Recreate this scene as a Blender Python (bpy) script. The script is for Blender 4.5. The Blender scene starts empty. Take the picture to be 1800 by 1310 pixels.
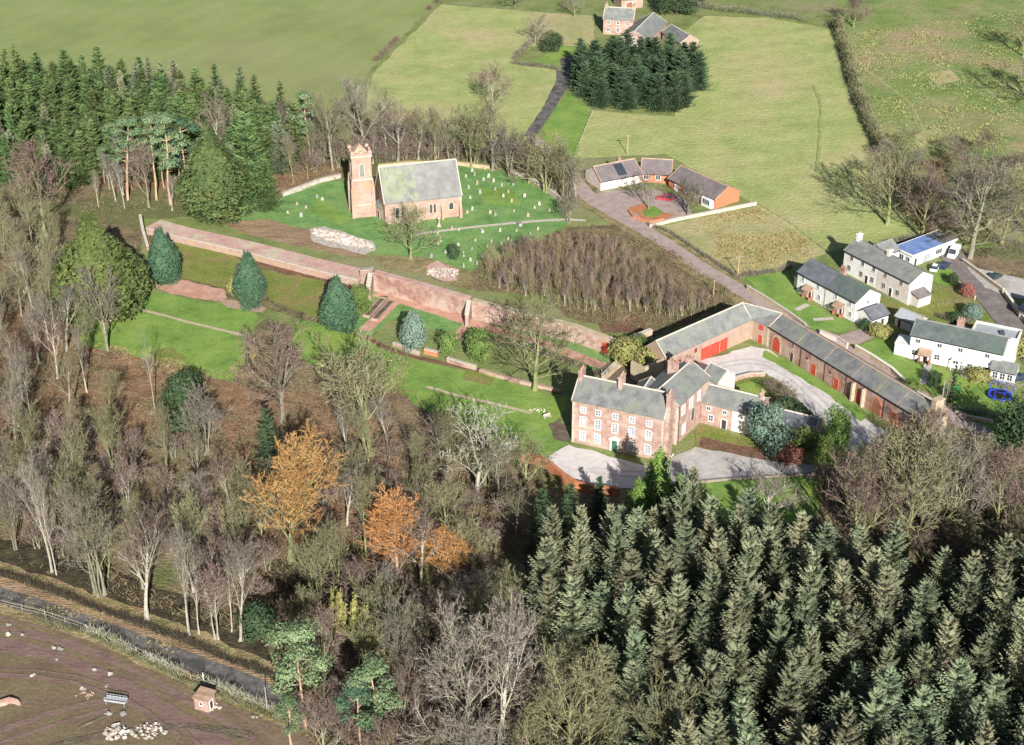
import bpy, bmesh, math, random
from mathutils import Vector, Matrix, noise
R = math.radians
# ------------------------------------------------------------------ camera, sky, sun, exposure
F, TH, H = 2800.0, R(29.5), 166.0
CT, ST = math.cos(TH), math.sin(TH)
scene = bpy.context.scene
C = scene.collection
cam_d = bpy.data.cameras.new("camera"); cam = bpy.data.objects.new("camera", cam_d); C.objects.link(cam)
cam.location = (0, 0, H); cam.rotation_euler = (R(90) - TH, 0, 0)
cam_d.sensor_width = 36; cam_d.lens = F/1800*36; cam_d.clip_end = 9000; cam_d.clip_start = 1
scene.camera = cam
SUN_EL, SUN_AZ = R(27), R(10)      # the sun stands behind the camera and a little to its right
W = bpy.data.worlds.new("World"); scene.world = W; W.use_nodes = True
nt = W.node_tree; bg = nt.nodes["Background"]
sky = nt.nodes.new("ShaderNodeTexSky"); sky.sky_type = 'NISHITA'; sky.sun_disc = False
sky.sun_elevation = SUN_EL; sky.sun_rotation = R(180) - SUN_AZ
nt.links.new(sky.outputs[0], bg.inputs[0]); bg.inputs[1].default_value = 0.05
sd = bpy.data.lights.new("sun", 'SUN'); so = bpy.data.objects.new("sun", sd); C.objects.link(so)
sd.energy = 5.0; sd.angle = R(0.5); sd.color = (1.0, 0.965, 0.91)
sv = Vector((math.sin(SUN_AZ)*math.cos(SUN_EL), -math.cos(SUN_AZ)*math.cos(SUN_EL), math.sin(SUN_EL)))
so.rotation_euler = sv.to_track_quat('Z', 'Y').to_euler()
scene.view_settings.view_transform = 'Standard'; scene.view_settings.look = 'None'
scene.view_settings.gamma = 1; scene.view_settings.use_curve_mapping = False
scene.view_settings.exposure = 0.76
scene.cycles.max_bounces = 4; scene.cycles.diffuse_bounces = 2; scene.cycles.glossy_bounces = 2
scene.cycles.transparent_max_bounces = 4

# ------------------------------------------------------------------ pixel of the photo <-> place in the world
def P(px, py, z=0.0):
    u = (px-900)/F; v = (655-py)/F
    dx, dy, dz = u, CT + v*ST, -ST + v*CT
    t = (z-H)/dz
    return Vector((dx*t, dy*t, z))
def proj(p):
    x, y, z = p[0], p[1], p[2]-H
    d = y*CT - z*ST
    return 900 + F*x/d, 655 - F*(y*ST + z*CT)/d
def scale_at(px, py):
    p = P(px, py); return F/(p.y*CT + H*ST)
def hgt(px, py, ty):            # how tall something standing at (px,py) is when its top shows at row ty
    p = P(px, py); v = (655-ty)/F
    # v*(y*CT - z*ST) = y*ST + z*CT
    z = (v*p.y*CT - p.y*ST)/(CT + v*ST)
    return z + H

# ------------------------------------------------------------------ materials
MATS = {}
def mat(name, cols, scale=1.0, rough=0.9, detail=4, stops=None, bump=0.0, bscale=None, coord='Object', rnd=0.0, hue=0.0, scale2=None, col2=None, thr2=(0.52, 0.62), stretch=None, spec=0.2, rot=0.0, thin=0.0, metal=0.0, grain=0.0, lines=None):
    """noise-mixed colours (a ramp over cols); optional second large-scale tint; optional per-object variation"""
    if name in MATS: return MATS[name]
    m = bpy.data.materials.new(name); m.use_nodes = True; n = m.node_tree.nodes; l = m.node_tree.links
    b = n["Principled BSDF"]; b.inputs["Roughness"].default_value = rough
    b.inputs["Specular IOR Level"].default_value = spec; b.inputs["Metallic"].default_value = metal
    tc = n.new("ShaderNodeTexCoord"); vec = tc.outputs[coord]
    if stretch:
        mp = n.new("ShaderNodeMapping"); mp.inputs["Scale"].default_value = stretch; mp.inputs["Rotation"].default_value = (0, 0, rot)
        l.new(vec, mp.inputs[0]); vec = mp.outputs[0]
    ns = n.new("ShaderNodeTexNoise"); ns.inputs["Scale"].default_value = scale; ns.inputs["Detail"].default_value = detail; ns.inputs["Roughness"].default_value = 0.62
    l.new(vec, ns.inputs["Vector"])
    rp = n.new("ShaderNodeValToRGB"); k = len(cols)
    st = stops or [0.32 + 0.36*i/(max(k-1, 1)) for i in range(k)]
    while len(rp.color_ramp.elements) < k: rp.color_ramp.elements.new(0.5)
    for e, c, s in zip(rp.color_ramp.elements, cols, st): e.position = s; e.color = (*c, 1)
    l.new(ns.outputs[0], rp.inputs[0]); col = rp.outputs[0]
    if col2:
        n2 = n.new("ShaderNodeTexNoise"); n2.inputs["Scale"].default_value = scale2; n2.inputs["Detail"].default_value = 5; n2.inputs["Roughness"].default_value = 0.6
        l.new(tc.outputs[coord], n2.inputs["Vector"])
        mr = n.new("ShaderNodeMapRange"); mr.inputs[1].default_value = thr2[0]; mr.inputs[2].default_value = thr2[1]; mr.clamp = True
        l.new(n2.outputs[0], mr.inputs[0])
        mx = n.new("ShaderNodeMix"); mx.data_type = 'RGBA'; l.new(mr.outputs[0], mx.inputs[0]); l.new(col, mx.inputs[6]); mx.inputs[7].default_value = (*col2, 1)
        col = mx.outputs[2]
    if rnd or hue:
        oi = n.new("ShaderNodeObjectInfo"); hs = n.new("ShaderNodeHueSaturation")
        a = n.new("ShaderNodeMapRange"); a.inputs[3].default_value = 1-rnd; a.inputs[4].default_value = 1+rnd; l.new(oi.outputs["Random"], a.inputs[0])
        l.new(a.outputs[0], hs.inputs["Value"])
        mu = n.new("ShaderNodeMath"); mu.operation = 'MULTIPLY'; mu.inputs[1].default_value = 17.31; l.new(oi.outputs["Random"], mu.inputs[0])
        fr = n.new("ShaderNodeMath"); fr.operation = 'FRACT'; l.new(mu.outputs[0], fr.inputs[0])
        h2 = n.new("ShaderNodeMapRange"); h2.inputs[3].default_value = 0.5-hue; h2.inputs[4].default_value = 0.5+hue; l.new(fr.outputs[0], h2.inputs[0])
        l.new(h2.outputs[0], hs.inputs["Hue"]); l.new(col, hs.inputs["Color"]); col = hs.outputs[0]
    if grain:
        for gs, gd, lo, hi in ((1.5, 5, 1-grain, 1+grain*.7), (.33, 3, 1-grain*.5, 1+grain*.4)):
            g = n.new("ShaderNodeTexNoise"); g.inputs["Scale"].default_value = gs; g.inputs["Detail"].default_value = gd; g.inputs["Roughness"].default_value = .7; l.new(tc.outputs[coord], g.inputs["Vector"])
            gr = n.new("ShaderNodeMapRange"); gr.inputs[1].default_value = .3; gr.inputs[2].default_value = .7; gr.inputs[3].default_value = lo; gr.inputs[4].default_value = hi; l.new(g.outputs[0], gr.inputs[0])
            gm = n.new("ShaderNodeMix"); gm.data_type = 'RGBA'; gm.blend_type = 'MULTIPLY'; gm.inputs[0].default_value = 1; l.new(col, gm.inputs[6]); l.new(gr.outputs[0], gm.inputs[7]); col = gm.outputs[2]
    if lines:
        mp2 = n.new("ShaderNodeMapping"); mp2.inputs["Rotation"].default_value = (0, 0, lines[1]); l.new(tc.outputs[coord], mp2.inputs[0])
        wv = n.new("ShaderNodeTexWave"); wv.inputs["Scale"].default_value = lines[0]; wv.inputs["Distortion"].default_value = 2.5; wv.inputs["Detail"].default_value = 3; wv.inputs["Detail Scale"].default_value = .4; l.new(mp2.outputs[0], wv.inputs["Vector"])
        gr = n.new("ShaderNodeMapRange"); gr.inputs[3].default_value = 1-lines[2]; gr.inputs[4].default_value = 1+lines[2]; l.new(wv.outputs[1], gr.inputs[0])
        gm = n.new("ShaderNodeMix"); gm.data_type = 'RGBA'; gm.blend_type = 'MULTIPLY'; gm.inputs[0].default_value = 1; l.new(col, gm.inputs[6]); l.new(gr.outputs[0], gm.inputs[7]); col = gm.outputs[2]
    l.new(col, b.inputs["Base Color"])
    if bump:
        nb = n.new("ShaderNodeTexNoise"); nb.inputs["Scale"].default_value = bscale or scale*4; nb.inputs["Detail"].default_value = 3
        l.new(vec, nb.inputs["Vector"]); bp = n.new("ShaderNodeBump"); bp.inputs["Strength"].default_value = bump; bp.inputs["Distance"].default_value = 0.3
        l.new(nb.outputs[0], bp.inputs["Height"]); l.new(bp.outputs[0], b.inputs["Normal"])
    MATS[name] = m
    return m
def M(n): return MATS[n]
# ground
mat('meadow', [(.14,.17,.06),(.19,.23,.075),(.25,.26,.11)], .12, bump=.5, bscale=1.2, scale2=.02, col2=(.25,.24,.12), grain=0.25)
mat('field_dull', [(.20,.235,.085),(.235,.275,.10),(.26,.29,.115)], .035, bump=.3, bscale=1, scale2=.008, col2=(.30,.27,.14), thr2=(.5,.75), lines=(.03,.5,.02), grain=0.1)
mat('field_bright', [(.26,.30,.105),(.33,.37,.135),(.39,.405,.17)], .085, detail=8, bump=.8, bscale=.9, scale2=.03, col2=(.43,.38,.19), thr2=(.48,.68), lines=(.03,1.2,.03), grain=0.22)
mat('field_dry', [(.29,.30,.12),(.37,.34,.16),(.43,.37,.20)], .12, detail=8, bump=.7, bscale=1.0, grain=0.25)
mat('field_rough', [(.12,.18,.05),(.19,.25,.075),(.29,.28,.13)], .06, detail=9, bump=1, bscale=.7, scale2=.025, col2=(.36,.28,.16), thr2=(.5,.66), grain=0.3)
mat('lawn', [(.12,.21,.045),(.175,.285,.06),(.235,.325,.085)], .16, detail=8, bump=.4, bscale=2, scale2=.05, col2=(.25,.33,.07), thr2=(.5,.7), grain=0.2)
mat('lawn_deep', [(.10,.21,.06),(.15,.28,.085),(.21,.33,.11)], .2, detail=8, bump=.6, bscale=2, scale2=.06, col2=(.22,.32,.11), thr2=(.5,.7), grain=0.25)
mat('lawn_olive', [(.14,.19,.04),(.20,.22,.055),(.25,.18,.09)], .13, detail=8, bump=.5, bscale=2, grain=0.28)
mat('litter', [(.09,.07,.045),(.17,.13,.08),(.26,.19,.115),(.20,.185,.095)], .22, detail=10, bump=1, bscale=1.5, scale2=.03, col2=(.14,.15,.06), thr2=(.5,.6), grain=0.4)
mat('litter_orange', [(.13,.085,.05),(.25,.15,.085),(.34,.215,.125)], .3, detail=10, bump=1, bscale=1.5, grain=0.35)
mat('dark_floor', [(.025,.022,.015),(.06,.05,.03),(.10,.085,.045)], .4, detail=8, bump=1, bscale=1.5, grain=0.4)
mat('copse_floor', [(.10,.075,.05),(.18,.15,.075),(.24,.20,.10)], .3, detail=9, bump=1, bscale=1.5, scale2=.08, col2=(.17,.09,.07), thr2=(.55,.62), grain=0.4)
mat('mud', [(.14,.098,.07),(.175,.132,.08),(.18,.16,.082)], .11, detail=10, bump=.35, bscale=1.4, scale2=.045, col2=(.19,.14,.095), thr2=(.48,.66), grain=0.25)
mat('track_mud', [(.16,.10,.085),(.215,.14,.12),(.195,.145,.10)], .5, detail=10, bump=.3, bscale=2, stretch=(.35,1.3,1), rot=.42, grain=0.2)
mat('verge', [(.16,.15,.06),(.27,.22,.11),(.37,.28,.16)], .3, detail=9, bump=1, bscale=2, grain=0.35)
mat('bank_brown', [(.20,.14,.08),(.31,.21,.13),(.38,.28,.17)], .25, detail=9, bump=1, bscale=2, stretch=(.4,2,1), rot=.42, grain=0.3)
mat('tarmac', [(.10,.095,.09),(.14,.13,.125),(.19,.175,.16)], .8, detail=9, rough=.85, scale2=.35, col2=(.08,.075,.07), thr2=(.5,.6), grain=0.2)
mat('lane', [(.30,.235,.21),(.37,.29,.26),(.42,.34,.305)], .4, detail=8, grain=0.15)
mat('lane_grey', [(.15,.13,.125),(.20,.17,.16),(.26,.22,.21)], .4, detail=8, grain=0.2)
mat('gravel', [(.52,.48,.455),(.61,.565,.54),(.66,.62,.595)], .5, detail=9, bump=.2, bscale=4, scale2=.15, col2=(.36,.33,.29), thr2=(.55,.75), grain=0.12)
mat('gravel_grey', [(.38,.355,.33),(.455,.425,.40),(.51,.48,.45)], .5, detail=9, bump=.2, bscale=4, scale2=.12, col2=(.27,.25,.2), thr2=(.5,.75), grain=0.14)
mat('soil', [(.12,.06,.04),(.18,.10,.065),(.23,.14,.09)], .5, detail=8, bump=.8, bscale=3, grain=0.3)
mat('soil_dark', [(.10,.075,.055),(.15,.12,.085),(.19,.155,.11)], .5, detail=8, bump=.8, bscale=3, grain=0.3)
mat('red_path', [(.42,.22,.155),(.51,.285,.21),(.56,.36,.28)], .35, detail=8, bump=.2, bscale=3, grain=0.18)
mat('pink_path', [(.42,.25,.21),(.52,.33,.28),(.56,.41,.34)], .25, detail=8, bump=.3, bscale=3, scale2=.2, col2=(.50,.44,.33), thr2=(.55,.65), grain=0.2)
mat('rubble', [(.34,.28,.22),(.50,.44,.38),(.62,.57,.53)], .9, detail=8, bump=1, bscale=4)
mat('stream', [(.03,.04,.06),(.05,.06,.08)], .5, rough=.15, spec=.6)
# building
mat('brick', [(.29,.17,.135),(.38,.25,.205),(.46,.36,.305)], .9, detail=9, bump=.3, bscale=3, scale2=.35, col2=(.47,.36,.29), thr2=(.48,.64))
mat('brick_red', [(.24,.12,.095),(.325,.19,.155),(.40,.275,.23)], .8, detail=9, bump=.3, bscale=3, scale2=.25, col2=(.44,.33,.27), thr2=(.48,.62))
mat('brick_orange', [(.46,.17,.09),(.55,.22,.12)], 1.5, detail=6)
mat('terracotta', [(.34,.12,.055),(.45,.18,.09),(.40,.22,.12)], .8, detail=7, bump=.3)
mat('sandstone', [(.32,.205,.16),(.39,.275,.225),(.44,.35,.295)], .6, detail=9, bump=.4, bscale=3, scale2=.3, col2=(.38,.27,.17), thr2=(.5,.66))
mat('pale_stone', [(.42,.36,.29),(.50,.44,.37),(.55,.50,.44)], .9, detail=8, bump=.3)
mat('buff_stone', [(.37,.30,.20),(.46,.37,.26),(.52,.43,.32)], .7, detail=8, bump=.5, bscale=3)
mat('render_white', [(.62,.60,.57),(.72,.71,.68),(.78,.77,.75)], .45, detail=8, bump=.15, bscale=4)
mat('render_pink', [(.54,.46,.41),(.62,.54,.49),(.68,.61,.57)], .5, detail=8, bump=.15, bscale=4)
mat('render_cream', [(.60,.56,.44),(.68,.65,.55),(.72,.70,.62)], .5, detail=8)
mat('white_paint', [(.75,.75,.73),(.82,.82,.80)], 2, rough=.5)
mat('glass', [(.03,.035,.045),(.06,.07,.085)], 1.2, rough=.12, spec=.7)
mat('glass_pale', [(.12,.14,.16),(.38,.40,.42)], .9, rough=.2, spec=.6, rnd=.3)
mat('door_red', [(.40,.055,.035),(.50,.08,.05)], 1.5, rough=.55)
mat('door_green', [(.04,.12,.07),(.05,.16,.09)], 1.5, rough=.5)
mat('door_dark', [(.05,.035,.03),(.08,.05,.04)], 1.5, rough=.6)
mat('wood_brown', [(.24,.10,.06),(.32,.15,.09)], 1.5, rough=.7)
mat('wood_grey', [(.22,.19,.15),(.32,.28,.23)], 2, rough=.8)
mat('metal_grey', [(.30,.32,.34),(.42,.44,.46)], 2, rough=.45, spec=.5)
mat('black', [(.012,.012,.013),(.02,.02,.022)], 2, rough=.7)
def slate(name, a, b, c, sc=.5, moss=None, mthr=(.55,.65), msc=.12):
    m = mat(name, [a, b, c], sc, detail=9, rough=.6, spec=.35, bump=.35, bscale=2.5, scale2=msc, col2=moss, thr2=mthr) if moss else mat(name, [a, b, c], sc, detail=9, rough=.6, spec=.35, bump=.35, bscale=2.5)
    # courses of slates: fine horizontal lines on the object's height
    n = m.node_tree.nodes; l = m.node_tree.links; bs = n["Principled BSDF"]; src = bs.inputs["Base Color"].links[0].from_socket
    tc = n.new("ShaderNodeTexCoord"); wv = n.new("ShaderNodeTexWave"); wv.bands_direction = 'Z'; wv.inputs["Scale"].default_value = 2.2; wv.inputs["Distortion"].default_value = .5; wv.inputs["Detail"].default_value = 2
    l.new(tc.outputs["Object"], wv.inputs["Vector"])
    mr = n.new("ShaderNodeMapRange"); mr.inputs[3].default_value = .86; mr.inputs[4].default_value = 1.06; l.new(wv.outputs[1], mr.inputs[0])
    mx = n.new("ShaderNodeMix"); mx.data_type = 'RGBA'; mx.blend_type = 'MULTIPLY'; mx.inputs[0].default_value = 1; l.new(src, mx.inputs[6]); l.new(mr.outputs[0], mx.inputs[7])
    l.new(mx.outputs[2], bs.inputs["Base Color"])
    return m
slate('slate', (.12,.122,.122), (.18,.182,.18), (.25,.25,.24), moss=(.19,.205,.15), mthr=(.5,.66), msc=.25)
slate('slate_grey', (.15,.155,.15), (.21,.215,.205), (.27,.275,.255), moss=(.22,.245,.18), mthr=(.5,.68), msc=.25)
slate('slate_blue', (.10,.105,.12), (.14,.145,.165), (.185,.19,.20))
slate('slate_dark', (.075,.095,.095), (.11,.13,.125), (.15,.165,.155), moss=(.10,.14,.11), mthr=(.5,.6))
slate('slate_purple', (.14,.115,.115), (.185,.155,.155), (.225,.195,.19))
slate('slate_church', (.15,.147,.14), (.20,.197,.19), (.26,.255,.245), sc=.35)
slate('slate_moss', (.18,.205,.135), (.235,.26,.17), (.27,.28,.22), sc=.35)
slate('slate_navy', (.02,.025,.05), (.03,.04,.075), (.05,.06,.10))
mat('roof_blue', [(.13,.20,.40),(.17,.25,.48),(.22,.31,.52)], .5, rough=.5)
slate('tile_brown', (.30,.19,.13), (.40,.27,.19), (.46,.34,.26))
# vegetation
mat('bark_grey', [(.15,.14,.095),(.23,.215,.155),(.32,.30,.23)], .6, detail=6, rnd=.18, hue=.012)
mat('bark_moss', [(.15,.165,.065),(.23,.24,.11),(.32,.31,.20)], .6, detail=6, rnd=.15)
mat('bark_pale', [(.26,.235,.18),(.37,.34,.275),(.46,.43,.37)], .8, detail=6, rnd=.12)
mat('bark_pine', [(.36,.22,.13),(.48,.32,.21),(.50,.40,.30)], .6, detail=6, rnd=.1)
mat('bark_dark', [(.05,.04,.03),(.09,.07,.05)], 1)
mat('twig_purple', [(.11,.076,.064),(.165,.118,.098),(.23,.17,.14)], .35, rnd=.22, hue=.015)
mat('twig_olive', [(.125,.118,.062),(.19,.18,.10),(.27,.25,.155)], .35, rnd=.2, hue=.015)
mat('twig_grey', [(.125,.11,.088),(.185,.165,.132),(.26,.235,.19)], .35, rnd=.2, hue=.012)
mat('twig_pale', [(.20,.195,.145),(.29,.28,.215),(.36,.345,.28)], .4, rnd=.12)
mat('twig_orange', [(.32,.15,.055),(.44,.22,.085),(.52,.30,.13)], .35, rnd=.08, hue=.008)
mat('twig_gold', [(.30,.165,.06),(.42,.245,.09),(.47,.32,.14)], .35, rnd=.08, hue=.008)
mat('twig_sapling', [(.18,.10,.075),(.26,.155,.115),(.32,.21,.155)], .35, rnd=.2, hue=.015)
mat('needle_spruce', [(.11,.14,.085),(.165,.195,.115),(.23,.25,.145)], .5, detail=7, rnd=.3, hue=.05, scale2=.25, col2=(.22,.205,.12), thr2=(.48,.68))
mat('needle_green', [(.065,.11,.038),(.10,.155,.052),(.155,.205,.075)], .5, detail=7, rnd=.25, hue=.025, scale2=.3, col2=(.17,.16,.05), thr2=(.58,.75))
mat('needle_dark', [(.04,.075,.04),(.065,.11,.055),(.10,.15,.075)], .5, detail=7, rnd=.15, hue=.015)
mat('needle_blue', [(.095,.16,.12),(.145,.225,.17),(.21,.29,.22)], .5, detail=7, rnd=.12, hue=.015)
mat('needle_yew', [(.04,.085,.048),(.065,.128,.072),(.10,.17,.098)], .6, detail=7, rnd=.08)
mat('needle_pine', [(.10,.155,.075),(.155,.22,.11),(.22,.29,.15)], .5, detail=7, rnd=.12, hue=.015)
mat('needle_olive', [(.07,.095,.03),(.11,.14,.042),(.155,.185,.065)], .5, detail=7, rnd=.1)
mat('needle_lime', [(.09,.16,.035),(.14,.235,.05),(.20,.30,.075)], .6, detail=7, rnd=.08)
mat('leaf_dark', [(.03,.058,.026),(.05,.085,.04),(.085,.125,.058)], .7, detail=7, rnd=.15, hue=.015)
mat('leaf_mid', [(.08,.13,.035),(.13,.19,.05),(.20,.25,.08)], .7, detail=7, rnd=.2, hue=.02)
mat('leaf_bluegrey', [(.11,.16,.125),(.16,.22,.175),(.22,.28,.225)], .7, detail=7, rnd=.1)
mat('leaf_gold', [(.19,.19,.06),(.28,.265,.09),(.34,.33,.13)], .7, detail=7, rnd=.1)
mat('leaf_red', [(.22,.07,.06),(.32,.12,.10),(.30,.22,.14)], .7, detail=7, rnd=.1)
mat('bramble', [(.12,.085,.06),(.20,.14,.09),(.17,.155,.08),(.27,.20,.13)], .10, detail=8, coord='Object')
mat('dry_grass', [(.22,.18,.08),(.34,.27,.13),(.24,.24,.09)], .2, detail=8, coord='Object')

# ------------------------------------------------------------------ mesh builder
class MB:
    def __init__(s): s.v = []; s.f = []; s.mi = []; s.cur = 0
    def vert(s, p): s.v.append(tuple(p)); return len(s.v)-1
    def face(s, idx): s.f.append(idx); s.mi.append(s.cur)
    def poly(s, pts): s.face([s.vert(p) for p in pts])
    def hexa(s, b, t):      # bottom quad, top quad (ccw from above)
        i = [s.vert(p) for p in b] + [s.vert(p) for p in t]
        for q in ((3,2,1,0),(4,5,6,7),(0,1,5,4),(1,2,6,5),(2,3,7,6),(3,0,4,7)): s.face([i[k] for k in q])
    def box(s, fr, x0, x1, y0, y1, z0, z1, tap=0.0):
        b = [fr(x0,y0,z0), fr(x1,y0,z0), fr(x1,y1,z0), fr(x0,y1,z0)]
        t = [fr(x0+tap,y0+tap,z1), fr(x1-tap,y0+tap,z1), fr(x1-tap,y1-tap,z1), fr(x0+tap,y1-tap,z1)]
        s.hexa(b, t)
    def extrude_x(s, fr, prof, x0, x1):     # closed profile in y,z swept along x
        a = [s.vert(fr(x0, y, z)) for y, z in prof]; b = [s.vert(fr(x1, y, z)) for y, z in prof]; n = len(prof)
        s.face(a[::-1]); s.face(b)
        for i in range(n): s.face([a[i], a[(i+1) % n], b[(i+1) % n], b[i]])
    def tube(s, p, q, r0, r1, n=5):
        p = Vector(p); q = Vector(q); d = (q-p)
        if d.length < 1e-6: return
        d.normalize(); a = d.orthogonal().normalized(); b = d.cross(a)
        i0 = len(s.v)
        for c, r in ((p, r0), (q, r1)):
            for k in range(n):
                t = 2*math.pi*k/n; s.v.append(tuple(c + a*(math.cos(t)*r) + b*(math.sin(t)*r)))
        for k in range(n): s.face([i0+k, i0+(k+1) % n, i0+n+(k+1) % n, i0+n+k])
        s.face([i0+n+k for k in range(n)])
    def tri(s, a, b, c): s.face([s.vert(a), s.vert(b), s.vert(c)])
    def blade(s, p, q, w, rng):      # thin pointed sliver from p to q
        p = Vector(p); q = Vector(q); d = q-p
        side = d.cross(Vector((rng.uniform(-1,1), rng.uniform(-1,1), rng.uniform(-1,1))))
        if side.length < 1e-6: return
        side.normalize(); side *= w*.5
        s.tri(p-side, p+side, q)
    def mesh(s, name, mats):
        me = bpy.data.meshes.new(name); me.from_pydata(s.v, [], s.f)
        for m in (mats if isinstance(mats, (list, tuple)) else [mats]): me.materials.append(M(m) if isinstance(m, str) else m)
        if any(s.mi): me.polygons.foreach_set("material_index", s.mi)
        me.update(); return me
    def build(s, name, mats, parent=None, solid=False):
        o = bpy.data.objects.new(name, s.mesh(name, mats)); C.objects.link(o)
        if solid:
            bm = bmesh.new(); bm.from_mesh(o.data); bmesh.ops.recalc_face_normals(bm, faces=bm.faces); bm.to_mesh(o.data); bm.free()
        if parent: o.parent = parent
        return o
def ident(x, y, z): return (x, y, z)
def tag(o, label=None, cat=None, group=None, kind=None):
    if label: o["label"] = label
    if cat: o["category"] = cat
    if group: o["group"] = group
    if kind: o["kind"] = kind
    return o
def empty(name, loc, rz=0, **kw):
    o = bpy.data.objects.new(name, None); C.objects.link(o); o.location = loc; o.rotation_euler = (0, 0, rz)
    o.empty_display_size = .5
    return tag(o, **kw)
def copy_tree(o, parent=None):
    c = o.copy(); C.objects.link(c); c.parent = parent
    for ch in list(o.children): copy_tree(ch, c)
    return c
class Frame:        # local frame on the line A->B (x along it, y behind it), relative to an origin
    def __init__(s, A, B, org=Vector((0,0,0)), z=0):
        s.A = Vector((A[0], A[1], 0)); B = Vector((B[0], B[1], 0)); d = B-s.A; s.w = d.length; s.u = d.normalized(); s.n = Vector((-s.u.y, s.u.x, 0)); s.o = Vector(org); s.z = z
    def __call__(s, x, y, z):
        p = s.A + s.u*x + s.n*y - s.o; return (p.x, p.y, z + s.z - s.o.z)
    def world(s, x, y, z=0): p = s.A + s.u*x + s.n*y; return Vector((p.x, p.y, z))

# ------------------------------------------------------------------ the ground, fields, lawns, paths
def dense(pts, step, jit, rng, closed=True):
    out = []; n = len(pts)
    for i in range(n if closed else n-1):
        a = pts[i]; b = pts[(i+1) % n]; L = (b-a).length; k = max(1, int(L/step))
        for j in range(k):
            p = a.lerp(b, j/k); w = jit*(1 if j else .3)
            out.append(Vector((p.x + noise.noise(Vector((p.x*.35, p.y*.35, 1.7)))*w*1.6, p.y + noise.noise(Vector((p.x*.35, p.y*.35, 9.3)))*w*1.6, p.z)))
    if not closed: out.append(pts[-1])
    return out
ZB = []
def level(pts):
    x0, x1 = min(p.x for p in pts), max(p.x for p in pts); y0, y1 = min(p.y for p in pts), max(p.y for p in pts)
    l = 1 + max([b[4] for b in ZB if b[0] < x1 and b[1] > x0 and b[2] < y1 and b[3] > y0] or [0])
    ZB.append((x0, x1, y0, y1, l)); return l*.005
def patch(name, px, m, jit=.5, step=1.5, z=None, kind='structure'):
    zz = level([P(x, y) for x, y in px]) if z is None else z
    pts = dense([P(x, y, zz) for x, y in px], step, jit, random.Random(len(px)))
    mb = MB(); mb.poly(pts); o = mb.build(name, m)
    bm = bmesh.new(); bm.from_mesh(o.data); bmesh.ops.triangulate(bm, faces=bm.faces, ngon_method='EAR_CLIP')
    for f in bm.faces:
        if f.normal.z < 0: f.normal_flip()
    bm.to_mesh(o.data); bm.free()
    o["kind"] = kind
    return o
def strip(name, px, w, m, jit=.15, z=None, step=2.5):
    zz = level([P(x, y) for x, y in px]) if z is None else z
    pts = [P(x, y, zz) for x, y in px]
    ws = w if isinstance(w, (list, tuple)) else [w]*len(pts)
    # resample
    q = []; qw = []
    for i in range(len(pts)-1):
        k = max(1, int((pts[i+1]-pts[i]).length/step))
        for j in range(k):
            q.append(pts[i].lerp(pts[i+1], j/k)); qw.append(ws[i] + (ws[i+1]-ws[i])*j/k)
    q.append(pts[-1]); qw.append(ws[-1])
    for _ in range(3):
        q = [q[0]] + [(q[i-1]+q[i]*2+q[i+1])/4 for i in range(1, len(q)-1)] + [q[-1]]
    mb = MB(); prev = None
    for i, p in enumerate(q):
        d = (q[min(i+1, len(q)-1)] - q[max(i-1, 0)]); n = Vector((-d.y, d.x, 0)).normalized()
        j1 = noise.noise(p*.4)*jit*2; j2 = noise.noise(p*.4 + Vector((7,7,7)))*jit*2
        a = mb.vert(p + n*(qw[i]/2 + j1)); b = mb.vert(p - n*(qw[i]/2 + j2))
        if prev: mb.face([prev[1], b, a, prev[0]])
        prev = (a, b)
    o = mb.build(name, m); o["kind"] = 'structure'; return o
mb = MB(); N = 60
for i in range(N+1):
    for j in range(N+1): mb.vert(((i/N-.5)*6000, -2400 + j/N*6400, 0))
for i in range(N):
    for j in range(N): a = i*(N+1)+j; mb.face([a, a+N+1, a+N+2, a+1])
tag(mb.build('ground', 'meadow'), kind='structure')
# large fields
patch('field', [(-900,-260),(900,-260),(765,5),(650,125),(600,200),(560,330),(-300,330),(-900,300)], 'field_dull', jit=1)
patch('field', [(775,8),(935,20),(928,80),(905,108),(985,125),(990,150),(938,240),(905,300),(620,290),(655,130)], 'field_bright')
patch('field', [(1035,195),(1185,205),(1230,110),(1195,60),(1240,28),(1350,32),(1470,52),(1500,150),(1560,290),(1620,415),(1480,435),(1440,450),(1330,362),(1170,270),(1010,280)], 'field_bright')
patch('field', [(930,20),(1040,28),(1045,60),(1050,90),(1000,95),(985,80),(928,82)], 'field_dry')
patch('field', [(1480,-260),(2500,-260),(2500,480),(1900,480),(1700,470),(1640,430),(1560,290),(1500,150),(1470,50)], 'field_rough')
patch('field', [(1140,402),(1330,362),(1455,445),(1395,468),(1300,490),(1235,460)], 'field_dry')
patch('grass', [(1000,160),(1040,195),(1010,275),(960,260),(955,215)], 'lawn')
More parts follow.
